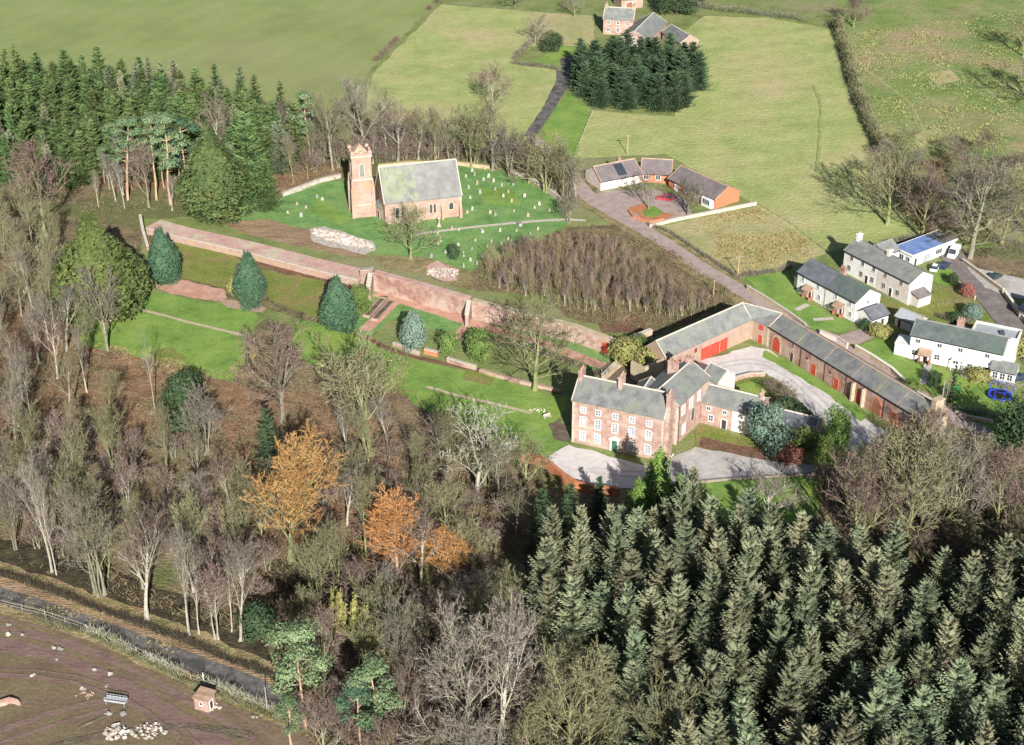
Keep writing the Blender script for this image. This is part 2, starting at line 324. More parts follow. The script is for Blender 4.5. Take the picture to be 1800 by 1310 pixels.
# woodland floors
patch('woodland_floor', [(-400,130),(300,150),(600,200),(900,270),(1020,290),(1060,360),(1000,350),(960,330),(900,300),(810,290),(560,318),(500,345),(380,382),(250,385),(230,420),(-400,440)], 'litter', jit=1)
patch('woodland_floor', [(170,330),(320,330),(420,350),(500,335),(560,318),(620,300),(600,290),(330,300)], 'litter_orange', jit=1)
patch('woodland_floor', [(-500,395),(90,395),(250,400),(240,510),(130,560),(200,650),(380,640),(470,560),(590,600),(700,640),(760,690),(960,800),(1000,850),(1180,880),(1450,840),(1560,720),(1700,760),(2100,760),(2600,1000),(3000,1900),(-700,1900),(-700,1100),(-300,1005)], 'litter', jit=1)
patch('grass', [(300,440),(640,505),(650,590),(560,570),(460,540),(300,500)], 'copse_floor')
patch('woodland_floor', [(-100,500),(60,560),(300,600),(390,660),(400,720),(300,740),(150,800),(0,800),(-100,700)], 'litter_orange', jit=1.5)
patch('woodland_floor', [(380,670),(620,700),(700,760),(690,900),(560,1000),(420,1040),(400,860)], 'litter_orange', jit=1.5)
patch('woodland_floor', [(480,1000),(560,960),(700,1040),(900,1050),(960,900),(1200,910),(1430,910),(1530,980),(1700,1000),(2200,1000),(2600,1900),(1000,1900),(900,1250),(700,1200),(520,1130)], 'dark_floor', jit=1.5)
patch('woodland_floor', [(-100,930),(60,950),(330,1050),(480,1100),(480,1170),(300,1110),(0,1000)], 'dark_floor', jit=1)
patch('woodland_floor', [(470,985),(540,975),(575,1010),(575,1090),(520,1110),(470,1080)], 'dark_floor', jit=1)  # shadow lying in the hollow, painted as a darker floor
patch('copse_floor', [(830,480),(1000,400),(1100,395),(1150,420),(1320,530),(1150,592),(1000,560),(960,520),(820,510)], 'copse_floor')
patch('bare_soil', [(1040,560),(1100,545),(1130,560),(1140,585),(1060,585)], 'soil')
# churchyard
patch('churchyard_lawn', [(395,370),(500,345),(560,322),(810,292),(900,305),(985,355),(1003,392),(830,475),(800,478),(760,455),(660,445),(540,402),(400,392)], 'lawn_deep')
patch('grass_bank', [(390,392),(470,385),(520,400),(560,405),(640,445),(650,455),(600,448),(440,415)], 'bank_brown')
patch('rubble_bank', [(545,402),(570,398),(655,424),(660,440),(640,448),(552,426)], 'rubble')
patch('grass_bank', [(650,450),(760,455),(830,478),(860,510),(800,505),(740,480),(670,470)], 'verge')
patch('rubble_bank', [(750,468),(770,458),(800,478),(805,492),(780,494),(752,482)], 'pink_path')
strip('churchyard_path', [(730,412),(780,405),(900,392),(1010,384),(1030,388)], 1.2, 'pale_stone')
# terrace and walled garden
0 and strip('terrace_path', [(252,388),(330,392),(430,418),(540,446),(650,476)], [4.2,5,4.6,5,4.6], 'pink_path', jit=.4)
patch('grass_bank', [(262,410),(430,447),(640,500),(645,512),(560,500),(434,460),(300,424),(262,470)], 'soil')
patch('lawn', [(316,424),(418,451),(405,508),(316,488)], 'lawn_olive')
patch('lawn', [(462,474),(570,494),(562,562),(472,526)], 'lawn_olive')
patch('garden_bed', [(272,503),(318,492),(392,508),(400,524),(380,530),(300,518)], 'red_path')
patch('garden_bed', [(380,524),(410,528),(470,542),(460,549),(400,540)], 'sandstone')
patch('lawn', [(252,512),(330,525),(450,549),(455,560),(434,590),(238,541)], 'lawn')
patch('lawn', [(215,548),(240,544),(432,592),(430,640),(403,672),(330,650),(280,636),(132,604),(150,570)], 'lawn')
strip('garden_path', [(205,535),(240,542),(330,566),(434,591)], .9, 'buff_stone')
patch('lawn', [(530,560),(590,578),(645,598),(700,628),(740,700),(690,690),(620,660),(540,640),(505,600)], 'lawn')
patch('garden_soil', [(648,505),(700,500),(830,550),(1000,600),(1130,625),(1130,650),(1040,650),(900,600),(800,585),(760,580),(690,560),(650,590),(610,580)], 'lawn_deep')
strip('garden_bed', [(672,512),(750,536),(822,560)], 2.6, 'soil_dark')
strip('garden_path', [(660,516),(690,523),(760,545),(830,568),(880,584),(960,605),(1050,640),(1075,648)], 3.0, 'red_path')
strip('garden_path', [(695,528),(672,552),(640,582)], 3.0, 'red_path')
strip('garden_path', [(825,568),(806,582),(798,598)], 2.0, 'red_path')
patch('garden_bed', [(650,550),(668,520),(682,520),(672,548),(655,562)], 'soil_dark')
strip('flower_bed', [(850,590),(960,620),(1030,645)], 2, 'soil_dark')
patch('lawn', [(690,622),(760,640),(860,658),(950,690),(1000,700),(985,740),(1000,780),(965,806),(900,790),(760,735),(720,700)], 'lawn')
strip('retaining_bank', [(640,590),(700,622),(790,640),(900,665),(985,690)], 1.3, 'soil')
strip('lawn_step', [(750,680),(810,697),(880,712),(935,727)], .9, 'buff_stone')
patch('garden_bed', [(962,745),(985,735),(1000,760),(1003,778),(975,772)], 'soil_dark')
# forecourt and drive
patch('forecourt', [(1000,782),(1085,806),(1130,818),(1160,826),(1150,860),(1100,858),(1040,852),(1000,842),(962,808)], 'gravel')
patch('driveway', [(1135,822),(1180,805),(1222,786),(1300,800),(1400,815),(1480,816),(1560,824),(1560,840),(1440,832),(1280,842),(1200,852),(1140,866)], 'gravel_grey')
patch('lawn', [(1195,856),(1280,846),(1440,836),(1460,850),(1430,915),(1320,925),(1200,905)], 'lawn')
patch('grass', [(1225,752),(1235,748),(1330,775),(1400,795),(1400,810),(1300,800),(1222,785)], 'lawn_olive')
patch('flower_bed', [(1232,768),(1345,792),(1420,812),(1330,806),(1228,785)], 'soil')
patch('back_yard', [(1040,655),(1130,615),(1190,625),(1250,640),(1190,720),(1100,690)], 'soil_dark')
patch('courtyard', [(1200,640),(1255,628),(1320,608),(1352,615),(1395,645),(1445,685),(1520,735),(1570,770),(1560,800),(1500,800),(1470,760),(1420,720),(1380,680),(1345,655),(1285,665),(1250,665)], 'gravel')
patch('courtyard_lawn', [(1284,676),(1310,665),(1340,664),(1385,680),(1420,722),(1440,770),(1400,760),(1330,712),(1290,695)], 'lawn_olive')
patch('courtyard_lawn', [(1292,678),(1335,667),(1350,690),(1330,705),(1295,695)], 'lawn')
patch('grass_strip', [(1345,616),(1400,642),(1480,695),(1530,730),(1515,742),(1450,690),(1380,650),(1340,628)], 'lawn')
# the lane behind the stable range
strip('lane_verge', [(1025,345),(1130,405),(1230,470),(1310,522),(1400,575),(1500,630),(1640,722),(1800,800)], [8,8,8,8,9,8,8,8], 'verge', jit=.6)
strip('lane', [(925,232),(960,262),(1000,300),(1032,345),(1090,380),(1160,420),(1240,475),(1330,525),(1420,575),(1510,630),(1640,712),(1760,780),(1900,850)], [3.5,3.5,3.5,5,4.6,4.4,4.4,4.6,4.4,4,4,4,4], 'lane')
patch('yard', [(1036,348),(1060,336),(1150,333),(1200,345),(1215,372),(1190,388),(1140,398),(1110,380),(1060,362)], 'lane')
patch('garden_bed', [(1103,368),(1130,356),(1160,372),(1190,378),(1165,388),(1130,386)], 'terracotta')
patch('lawn', [(1128,370),(1150,362),(1168,374),(1150,382),(1132,380)], 'lawn')
strip('driveway', [(1100,92),(1030,95),(992,108),(992,140),(962,195),(930,240)], [5,5,6,4.5,3.6,3.5], 'tarmac')
patch('grass', [(940,110),(985,80),(1045,85),(1045,98),(985,100),(985,125)], 'lawn')
# cottages' plots
patch('lawn', [(1310,486),(1385,478),(1400,515),(1450,550),(1500,570),(1480,585),(1420,580),(1350,530)], 'lawn')
strip('garden_path', [(1400,545),(1420,535)], 1.4, 'pale_stone')
strip('garden_path', [(1430,562),(1465,560)], 1.2, 'pale_stone')
patch('yard', [(1470,592),(1530,572),(1548,585),(1510,605),(1480,605)], 'lane')
patch('lawn', [(1505,610),(1560,590),(1590,632),(1640,645),(1780,690),(1840,730),(1800,790),(1740,755),(1660,700),(1570,655)], 'lawn')
patch('lawn', [(1530,520),(1600,540),(1645,510),(1690,500),(1740,560),(1700,575),(1610,575),(1560,560)], 'lawn_olive')
patch('lawn', [(1610,478),(1680,470),(1690,500),(1650,500)], 'lawn')
strip('garden_path', [(1632,640),(1628,660),(1622,675)], 1.6, 'gravel_grey')
strip('lane', [(1668,440),(1690,465),(1725,500),(1765,545),(1805,600),(1860,680)], [7,7,7.5,8,8,8], 'lane_grey')
patch('yard', [(1700,468),(1760,480),(1830,500),(1830,530),(1770,520),(1730,505)], 'gravel_grey')
patch('rough_ground', [(1700,440),(1860,420),(1860,500),(1780,485),(1705,470)], 'litter')
# bottom left: bank, road, stubble field
patch('muddy_field', [(-500,945),(0,1072),(150,1114),(336,1204),(540,1285),(700,1360),(900,1500),(900,1900),(-900,1900)], 'mud', jit=.8)
trng = random.Random(77)
def tracks(px, w, n, m='track_mud'):
    pts = [P(x, y) for x, y in px]
    for k in range(n):
        o = trng.uniform(-.5, .5)*w; q = []
        for i, p in enumerate(pts):
            d = (pts[min(i+1, len(pts)-1)]-pts[max(i-1, 0)]).normalized(); v = p + Vector((-d.y, d.x, 0))*(o + noise.noise(Vector((i*1.3, k*2.7, 0)))*1.2); q.append(proj(v))
        strip('tyre_track', q, trng.uniform(.35, .9), m, jit=.22)
tracks([(-200,1062),(0,1104),(120,1132),(240,1180),(340,1238),(430,1292),(520,1362)], 9, 11)
tracks([(-200,1112),(0,1135),(130,1156),(230,1200),(330,1265),(400,1340)], 4, 4)
tracks([(-100,1330),(60,1272),(130,1248),(190,1238)], 3, 3); tracks([(-100,1180),(40,1175),(160,1195),(260,1235),(330,1290)], 3, 3)
tracks([(380,1215),(460,1252),(560,1300),(640,1345)], 3, 3); tracks([(0,1345),(150,1300),(330,1278),(440,1300)], 3, 3, 'soil_dark')
strip('road_bank', [(-300,930),(0,1022),(134,1068),(302,1130),(487,1208),(560,1250),(640,1310)], [9,9,9,9,8,7,6], 'bank_brown', jit=.5)
strip('road_verge', [(-300,990),(0,1064),(151,1106),(336,1192),(537,1275),(660,1335)], 3.5, 'verge', jit=.5)
strip('road_verge', [(-300,905),(0,1000),(134,1046),(302,1105),(487,1180),(560,1215)], 3.0, 'verge', jit=.6)
strip('road', [(-300,965),(0,1046),(134,1090),(302,1152),(436,1202),(524,1246),(600,1295),(680,1360)], 3.9, 'tarmac', jit=.15)

# worn lines and ruts
mat('worn_grass', [(.24,.275,.10),(.30,.34,.13)], .3, grain=.2); mat('trodden', [(.28,.27,.13),(.34,.32,.17)], .3, grain=.25); mat('rut', [(.44,.41,.38),(.50,.47,.44)], .5, grain=.12)
def rut(px, w, m): 
    for o in (-.85, .85):
        pts = [P(x, y) for x, y in px]; q = []
        for i, p in enumerate(pts):
            d = (pts[min(i+1, len(pts)-1)]-pts[max(i-1, 0)]).normalized(); q.append(proj(p + Vector((-d.y, d.x, 0))*o))
        strip('wheel_rut', q, w, m, jit=.12)
rut([(1560,790),(1500,762),(1440,705),(1390,660),(1350,636),(1300,632),(1262,645)], .5, 'rut'); rut([(1540,832),(1440,824),(1300,822),(1200,826),(1120,836),(1040,826)], .5, 'rut')
strip('field_track', [(1436,300),(1441,240),(1443,180),(1430,150)], .8, 'worn_grass', jit=.3); strip('field_track', [(1520,120),(1600,180),(1660,300)], .9, 'trodden', jit=.4); strip('field_track', [(1560,90),(1700,130),(1800,210)], .9, 'trodden', jit=.4)
patch('bare_patch', [(1625,130),(1670,122),(1690,140),(1650,150)], 'field_dry'); patch('bare_patch', [(1600,235),(1650,225),(1665,250),(1620,262)], 'field_dry'); patch('bare_patch', [(820,130),(850,125),(870,140),(840,152)], 'trodden')
patch('bare_patch', [(260,620),(300,610),(330,630),(300,645)], 'lawn_olive'); patch('bare_patch', [(820,650),(870,665),(860,680),(815,668)], 'lawn_olive'); patch('bare_patch', [(560,345),(620,385),(600,395),(545,372)], 'lawn'); patch('bare_patch', [(840,330),(900,335),(920,360),(850,360)], 'lawn')
# ------------------------------------------------------------------ building kit
def E(px, py, z): p = P(px, py, z); return Vector((p.x, p.y, 0))
def gable(root, A, B, d, he, rh, wall, roof, over=.28, t=.16, z0=0, cap='pale_stone', rf=.5, wname='wall', rname='roof', back=None, ends=.12):
    fr = Frame(A, B, root.location, z0); w = fr.w
    mb = MB(); mb.extrude_x(fr, [(0, -.3), (d, -.3), (d, (back or he)), (d*rf, he+rh), (0, he)], 0, w)
    wo = mb.build(wname, wall, root, solid=True)
    s1 = rh/(d*rf); hb = back or he; s2 = (he+rh-hb)/(d*(1-rf)); g = .03
    mb = MB()
    pr = [(-over, he-over*s1+g), (d*rf, he+rh+g), (d+over, hb-over*s2+g), (d+over, hb-over*s2+g+t), (d*rf, he+rh+g+t), (-over, he-over*s1+g+t)]
    mb.extrude_x(fr, pr, -ends, w+ends)
    mb.cur = 1; yr = d*rf; zr = he+rh+g+t
    mb.extrude_x(fr, [(yr-.22, zr-.10), (yr+.22, zr-.10), (yr, zr+.13)], -ends-.02, w+ends+.02)
    for xe in (-ends, w+ends):        # pale verge along both gable ends
        for a, b in (((-over, he-over*s1+g+t), (yr, zr)), ((yr, zr), (d+over, hb-over*s2+g+t))):
            x0, x1 = xe-.12, xe+.12
            mb.hexa([fr(x0, a[0], a[1]-.12), fr(x1, a[0], a[1]-.12), fr(x1, b[0], b[1]-.12), fr(x0, b[0], b[1]-.12)],
                    [fr(x0, a[0], a[1]+.06), fr(x1, a[0], a[1]+.06), fr(x1, b[0], b[1]+.06), fr(x0, b[0], b[1]+.06)])
    ro = mb.build(rname, [roof, cap], root, solid=True)
    mb = MB(); mb.box(fr, -.1, w+.1, -over-.14, -over+.0, he-over*s1-.06, he-over*s1+.08); mb.build('gutter', 'black' if cap != 'pale_stone' else 'wood_grey', root, solid=True)
    fr.he, fr.rh, fr.d, fr.roof, fr.wall, fr.rf = he, rh, d, ro, wo, rf
    return fr
def side(fr, s):
    w = fr.w; d = getattr(fr, 'd', 0)
    if s == 'F': return lambda a, o, z: fr(a, -o, z)
    if s == 'R': return lambda a, o, z: fr(w+o, a, z)
    if s == 'L': return lambda a, o, z: fr(-o, d-a, z)
    return lambda a, o, z: fr(w-a, d+o, z)
def rect(mb, f, a0, a1, z0, z1, o0, o1): mb.box(lambda x, y, z: f(x, -y, z), a0, a1, -o1, -o0, z0, z1)
def window(root, fr, a, z, w, h, s='F', frame='white_paint', pane='glass', bars=(1, 1), fw=.12, sill='pale_stone', arch=False, label=None, name='window'):
    f = side(fr, s); mb = MB(); x0, x1, z0, z1 = a-w/2, a+w/2, z, z+h
    if arch:
        pts = [(x0, z0), (x1, z0)] + [(a + w/2*math.cos(t), z1 - w*.55 + w*.75*math.sin(t)) for t in [math.pi*k/8 for k in range(9)]]
        def ring(o, e):
            cz = z + h*.5
            return [(a + (x-a)*e, cz + (zz-cz)*(1+(e-1)*w/h), o) for x, zz in pts]
        outer = [mb.vert(f(x, .07, zz)) for x, zz, _ in ring(0, 1.32)]; inner = [mb.vert(f(x, .07, zz)) for x, zz, _ in ring(0, 1.0)]
        ob = [mb.vert(f(x, -.01, zz)) for x, zz, _ in ring(0, 1.32)]; n = len(pts)
        for i in range(n):
            j = (i+1) % n; mb.face([outer[i], outer[j], inner[j], inner[i]]); mb.face([ob[i], ob[j], outer[j], outer[i]])
        wo = mb.build(name, frame, root)
        mb = MB(); mb.poly([f(x, .03, zz) for x, zz in pts]); mb.build('pane', pane, wo); return wo
    rect(mb, f, x0-fw, x0, z0-fw*.5, z1+fw, -.02, .07); rect(mb, f, x1, x1+fw, z0-fw*.5, z1+fw, -.02, .07)
    rect(mb, f, x0, x1, z1, z1+fw, -.02, .068); rect(mb, f, x0, x1, z0-fw*.5, z0+.04, -.02, .068)
    for i in range(bars[0]): xx = x0 + w*(i+1)/(bars[0]+1); rect(mb, f, xx-.035, xx+.035, z0+.04, z1, .0, .05)
    for i in range(bars[1]): zz = z0 + h*(i+1)/(bars[1]+1); rect(mb, f, x0, x1, zz-.03, zz+.03, .0, .046)
    mb.cur = 1; rect(mb, f, x0-fw-.05, x1+fw+.05, z0-fw*.5-.12, z0-fw*.5, -.02, .14)
    wo = mb.build(name, [frame, sill], root, solid=True)
    if label: wo['label'] = label
    mb = MB(); rect(mb, f, x0+.002, x1-.002, z0+.042, z1-.002, -.02, .025); mb.build('pane', pane, wo, solid=True)
    return wo
def door(root, fr, a, w, h, s='F', m='door_dark', frame='white_paint', z=0, hood=None, fw=.15, leaves=1, name='door', handle=True):
    f = side(fr, s); mb = MB(); x0, x1 = a-w/2, a+w/2
    for i in range(leaves):
        lw = w/leaves; rect(mb, f, x0+i*lw+.03, x0+(i+1)*lw-.03, z, z+h, -.02, .04)
        rect(mb, f, x0+i*lw+.12, x0+(i+1)*lw-.12, z+h*.55, z+h*.92, .04, .06); rect(mb, f, x0+i*lw+.12, x0+(i+1)*lw-.12, z+.15, z+h*.45, .04, .06)
    d = mb.build(name, m, root, solid=True)
    mb = MB(); rect(mb, f, x0-fw, x0, z, z+h+fw, -.02, .09); rect(mb, f, x1, x1+fw, z, z+h+fw, -.02, .09); rect(mb, f, x0, x1, z+h, z+h+fw, -.02, .088)
    if hood:
        rect(mb, f, x0-fw-.2, x1+fw+.2, z+h+fw, z+h+fw+.18, -.02, .45)
        mb.poly([f(x0-fw-.2, .4, z+h+fw+.18), f(x1+fw+.2, .4, z+h+fw+.18), f(a, .4, z+h+fw+.75)]); mb.poly([f(x0-fw-.2, .0, z+h+fw+.18), f(x1+fw+.2, .0, z+h+fw+.18), f(a, .0, z+h+fw+.75)])
        mb.poly([f(x0-fw-.2, .4, z+h+fw+.18), f(a, .4, z+h+fw+.75), f(a, 0, z+h+fw+.75), f(x0-fw-.2, 0, z+h+fw+.18)]); mb.poly([f(x1+fw+.2, .4, z+h+fw+.18), f(a, .4, z+h+fw+.75), f(a, 0, z+h+fw+.75), f(x1+fw+.2, 0, z+h+fw+.18)])
    mb.build('door_frame', frame, d, solid=not hood)
    if handle: mb = MB(); rect(mb, f, x1-.28, x1-.2, z+1.0, z+1.12, .06, .12); mb.build('handle', 'black', d, solid=True)
    return d
def chimney(parent, fr, x, y, z0, z1, w, d, m='brick', pots=2, potm='tile_brown', name='chimney'):
    mb = MB(); mb.box(fr, x-w/2, x+w/2, y-d/2, y+d/2, z0, z1-.35); mb.box(fr, x-w/2-.1, x+w/2+.1, y-d/2-.1, y+d/2+.1, z1-.35, z1-.12); mb.box(fr, x-w/2+.04, x+w/2-.04, y-d/2+.04, y+d/2-.04, z1-.12, z1+.03)
    mb.cur = 1
    for i in range(pots):
        if w >= d: cx, cy = x - w/2 + w*(i+.5)/pots, y
        else: cx, cy = x, y - d/2 + d*(i+.5)/pots
        a = Vector(fr(cx, cy, z1)); mb.tube(a, a+Vector((0,0,.55)), .17, .13, 8)
    o = mb.build(name, [m, potm], parent, solid=True); return o
def quoins(root, fr, x, y, h, m='pale_stone', s=.45, name='quoins'):
    mb = MB(); z = 0; i = 0
    while z < h-.2:
        a = s if i % 2 else s*.62; b = s*.62 if i % 2 else s
        sx = -1 if x > fr.w/2 else 1
        xa, xb = (x-.03, x+a) if sx > 0 else (x-a, x+.03)
        mb.box(fr, xa, xb, y-.03, y+b, z, z+.36); z += .4; i += 1
    return mb.build(name, m, root, solid=True)
def band(root, fr, z, t=.2, o=.06, m='pale_stone', name='string_course', x0=0, x1=None, both=True):
    mb = MB(); x1 = fr.w if x1 is None else x1
    mb.box(fr, x0-o, x1+o, -o, 0.0, z, z+t); 
    if both: mb.box(fr, x1, x1+o-.002, 0.0, fr.d, z, z+t-.002)
    return mb.build(name, m, root, solid=True)
def root_at(name, A, B, **kw):
    m = (Vector(A)+Vector(B))/2; return empty(name, (m.x, m.y, 0), **kw)

# ------------------------------------------------------------------ church
A = E(676,358,5.8); B = E(811,343,5.8)
ch = root_at('church', A, B, label='sandstone church with square battlemented tower and mossy slate nave roof', cat='church')
fr = gable(ch, A, B, 11.5, 5.8, 7.4, 'sandstone', 'slate_church', over=.2, wname='nave_wall', rname='nave_roof')
def patch_on_roof(fr, x0, x1, t0, t1, m, name, parent, z=.21, seed=1):     # moss lying on the slope, with a ragged outline
    rng = random.Random(seed); mb = MB(); n = 14; d, he, rh = fr.d, fr.he, fr.rh; pts = []
    for k in range(n*2):
        a = 2*math.pi*k/(n*2); r = 1 + rng.uniform(-.16, .12); ca, sa = math.cos(a), math.sin(a); q = max(abs(ca), abs(sa)); sq = .55/q+.45
        x = (x0+x1)/2 + (x1-x0)/2*ca*r*sq; t = (t0+t1)/2 + (t1-t0)/2*sa*r*sq; x = max(.1, x); t = min(.97, max(.0, t))
        pts.append(fr(x, t*d*fr.rf, he+rh*t+z))
    mb.poly(pts); o = mb.build(name, m, parent); return o
rng = random.Random(9); mb = MB(); lay = 0
for q in range(230):
    cx = abs(rng.gauss(0, 4.2)); ct = rng.uniform(.05, .93)
    if cx > 8.5 or noise.noise(Vector((cx*.5, ct*5, 2))) < -.25: continue
    r0 = rng.uniform(.12, .62); lay += 1; pts = []
    for k in range(9):
        a = 2*math.pi*k/9; r = r0*rng.uniform(.6, 1.3); x = min(max(.1, cx+math.cos(a)*r), 9); t = min(.97, max(0, ct+math.sin(a)*r*1.7/9.3)); pts.append(fr(x, t*fr.d*fr.rf, fr.he+fr.rh*t+.24+lay*.0015))
    mb.poly(pts)
o = mb.build('moss', 'slate_moss', fr.roof); o['kind'] = 'stuff'
window(ch, fr, 3.2, 1.6, .8, 2.6, arch=True, frame='pale_stone'); window(ch, fr, 4.6, 1.6, .8, 2.6, arch=True, frame='pale_stone')
window(ch, fr, 11.9, 1.8, .55, 2.3, arch=True, frame='pale_stone'); window(ch, fr, 12.9, 1.8, .55, 2.3, arch=True, frame='pale_stone')
window(ch, fr, 17.2, 2.2, 1.1, 1.7, arch=True, frame='pale_stone')
for x in (8.4, 14.8, 19.5):
    mb = MB(); mb.box(fr, x-.35, x+.35, -1.1, 0.0, -.2, 2.6); mb.hexa([fr(x-.35,-1.1,2.6), fr(x+.35,-1.1,2.6), fr(x+.35,0,2.6), fr(x-.35,0,2.6)], [fr(x-.35,-.3,3.9), fr(x+.35,-.3,3.9), fr(x+.35,0,4.6), fr(x-.35,0,4.6)]); mb.build('buttress', 'sandstone', ch, solid=True)
quoins(ch, fr, fr.w, 0, 5.6, s=.6)
TA = P(623,383); TB = P(657,379.5)
tf = Frame(TA, TB, ch.location); tf.d = tf.w; w = tf.w; TH_ = 16.6
mb = MB(); mb.box(tf, -.35, w+.35, -.35, w+.35, -.3, 3.4, .2); mb.box(tf, -.12, w+.12, -.12, w+.12, 3.4, 10.2); mb.box(tf, 0, w, 0, w, 10.2, TH_)
tw = mb.build('tower', 'sandstone', ch, solid=True)
for q, z0, z1 in ((.22, 10.1, 10.45), (.22, TH_-.35, TH_), (.3, 3.3, 3.55)): mb = MB(); mb.box(tf, -q, w+q, -q, w+q, z0, z1); mb.build('string_course', 'pale_stone', tw, solid=True)
mb = MB(); q = .35        # parapet with merlons
mb.box(tf, -.15, w+.15, -.15, q, TH_, TH_+.7); mb.box(tf, -.15, w+.15, w-q, w+.15, TH_, TH_+.7); mb.box(tf, -.15, q, q, w-q, TH_, TH_+.698); mb.box(tf, w-q, w+.15, q, w-q, TH_, TH_+.698)
for (x, y) in ((-.2,-.2), (w-.75,-.2), (-.2,w-.75), (w-.75,w-.75)): mb.box(tf, x, x+.95, y, y+.95, TH_+.69, TH_+1.35, .12)
for k in (.5,):
    for (x, y) in ((w*k-.4, -.15), (w*k-.4, w-.35)): mb.box(tf, x, x+.8, y, y+.5, TH_+.69, TH_+1.2)
    for (x, y) in ((-.15, w*k-.4), (w-.35, w*k-.4)): mb.box(tf, x, x+.5, y, y+.8, TH_+.69, TH_+1.2)
mb.build('parapet', 'sandstone', tw, solid=True)
mb = MB(); a = [tf(.35,.35,TH_+.3), tf(w-.35,.35,TH_+.3), tf(w-.35,w-.35,TH_+.3), tf(.35,w-.35,TH_+.3)]; r0, r1 = tf(w*.5,w*.42,TH_+2.5), tf(w*.5,w*.58,TH_+2.5)
mb.poly([a[0], a[1], r0]); mb.poly([a[1], a[2], r1, r0]); mb.poly([a[2], a[3], r1]); mb.poly([a[3], a[0], r0, r1]); mb.build('tower_roof', 'tile_brown', ch, solid=False)
mb = MB(); c0 = Vector(tf(w*.5, w*.5, TH_+2.4)); mb.tube(c0, c0+Vector((0,0,1.5)), .05, .03, 5); mb.build('flagpole', 'metal_grey', ch)
window(ch, tf, w*.5, 11.0, 1.15, 3.3, arch=True, frame='pale_stone', pane='slate_grey', name='belfry_window')
window(ch, tf, w*.5, 5.6, .45, 1.2, frame='pale_stone', fw=.1, bars=(0,0)); window(ch, tf, w*.5, 11.2, .9, 2.8, s='L', arch=True, frame='pale_stone', pane='slate_grey', name='belfry_window')
for x, y in ((-.55,-.55), (w-.35,-.55), (-.55, w-.35)):        # angle buttresses
    mb = MB(); mb.box(tf, x, x+.9, y, y+.9, -.2, 8.0); mb.box(tf, x+.12, x+.78, y+.12, y+.78, 8.0, 10.1, .1); mb.build('buttress', 'sandstone', tw, solid=True)
pf = Frame(tf.world(w+.14, .6), A + Vector((0,.5,0)), ch.location)   # low porch between tower and nave
pa = tf.world(w+.15, .9); pb = fr.world(-.01, 2.2)
mb = MB(); pf = Frame(pa, pb, ch.location); mb.box(pf, 0, pf.w, 0, 3.6, -.2, 3.0); pf.d = 3.6
mb.build('porch_wall', 'brick_red', ch, solid=True)
mb = MB(); mb.hexa([pf(0,-.2,3.0), pf(pf.w,-.2,3.0), pf(pf.w,3.6,4.6), pf(0,3.6,4.6)], [pf(0,-.2,3.15), pf(pf.w,-.2,3.15), pf(pf.w,3.6,4.75), pf(0,3.6,4.75)]); mb.build('porch_roof', 'slate_grey', ch, solid=True)
door(ch, pf, pf.w*.5, 1.0, 2.0, m='door_dark', frame='pale_stone')

# ------------------------------------------------------------------ the hall
A = P(1005,777); B = P(1163,811)
hall = root_at('country_house', A, B, label='three storey red sandstone country house with slate roofs and green front door', cat='country house')
fr = gable(hall, A, B, 7.6, 9.7, 3.3, 'brick', 'slate', over=.25, wname='wall', rname='roof')
w = fr.w; band(hall, fr, 9.38, .3, .12, name='cornice'); band(hall, fr, 3.45, .16, .05, 'sandstone'); band(hall, fr, 6.75, .14, .045, 'sandstone')
quoins(hall, fr, 0, 0, 9.3); quoins(hall, fr, w, 0, 9.3)
quoins(hall, fr, w, 0, 3) if False else None
bays = [2.2, 5.3, 8.8, 12.2, 15.6]
for i, x in enumerate(bays):
    window(hall, fr, x, 7.25, 1.0, 1.15, pane='glass_pale', bars=(1,1), fw=.11)
    window(hall, fr, x, 4.2, 1.05, 2.0, pane='glass_pale', bars=(1,3), fw=.12)
    if i != 2: window(hall, fr, x, 1.0, 1.05, 2.0, pane='glass_pale', bars=(1,3), fw=.12)
door(hall, fr, 8.8, 1.15, 2.4, m='door_green', hood=True, fw=.3)
window(hall, fr, 3.9, 4.2, .95, 1.9, s='R', pane='glass_pale', bars=(1,3), fw=.2); window(hall, fr, 3.9, 1.0, .95, 1.9, s='R', pane='glass_pale', bars=(1,3), fw=.2)
chimney(fr.roof, fr, .45, 3.8, 11, 14.6, .8, 2.0, 'brick', 4); chimney(fr.roof, fr, 8.6, 3.8, 11.8, 15.0, .8, 2.2, 'brick', 4)
mb = MB(); mb.box(fr, w-.1, w+.85, .9, 3.6, -.2, 10.8); mb.box(fr, w-.1, w+.75, 1.3, 3.2, 10.8, 13.9); mb.box(fr, w-.2, w+.85, 1.2, 3.3, 13.9, 14.2); 
for k in range(4): a = Vector(fr(w+.3, 1.6+k*.45, 14.2)); mb.tube(a, a+Vector((0,0,.5)), .15, .12, 8)
mb.build('chimney_stack', 'brick', hall, solid=True)
A2 = E(1192,713,9.0); B2 = E(1247,663,9.0)
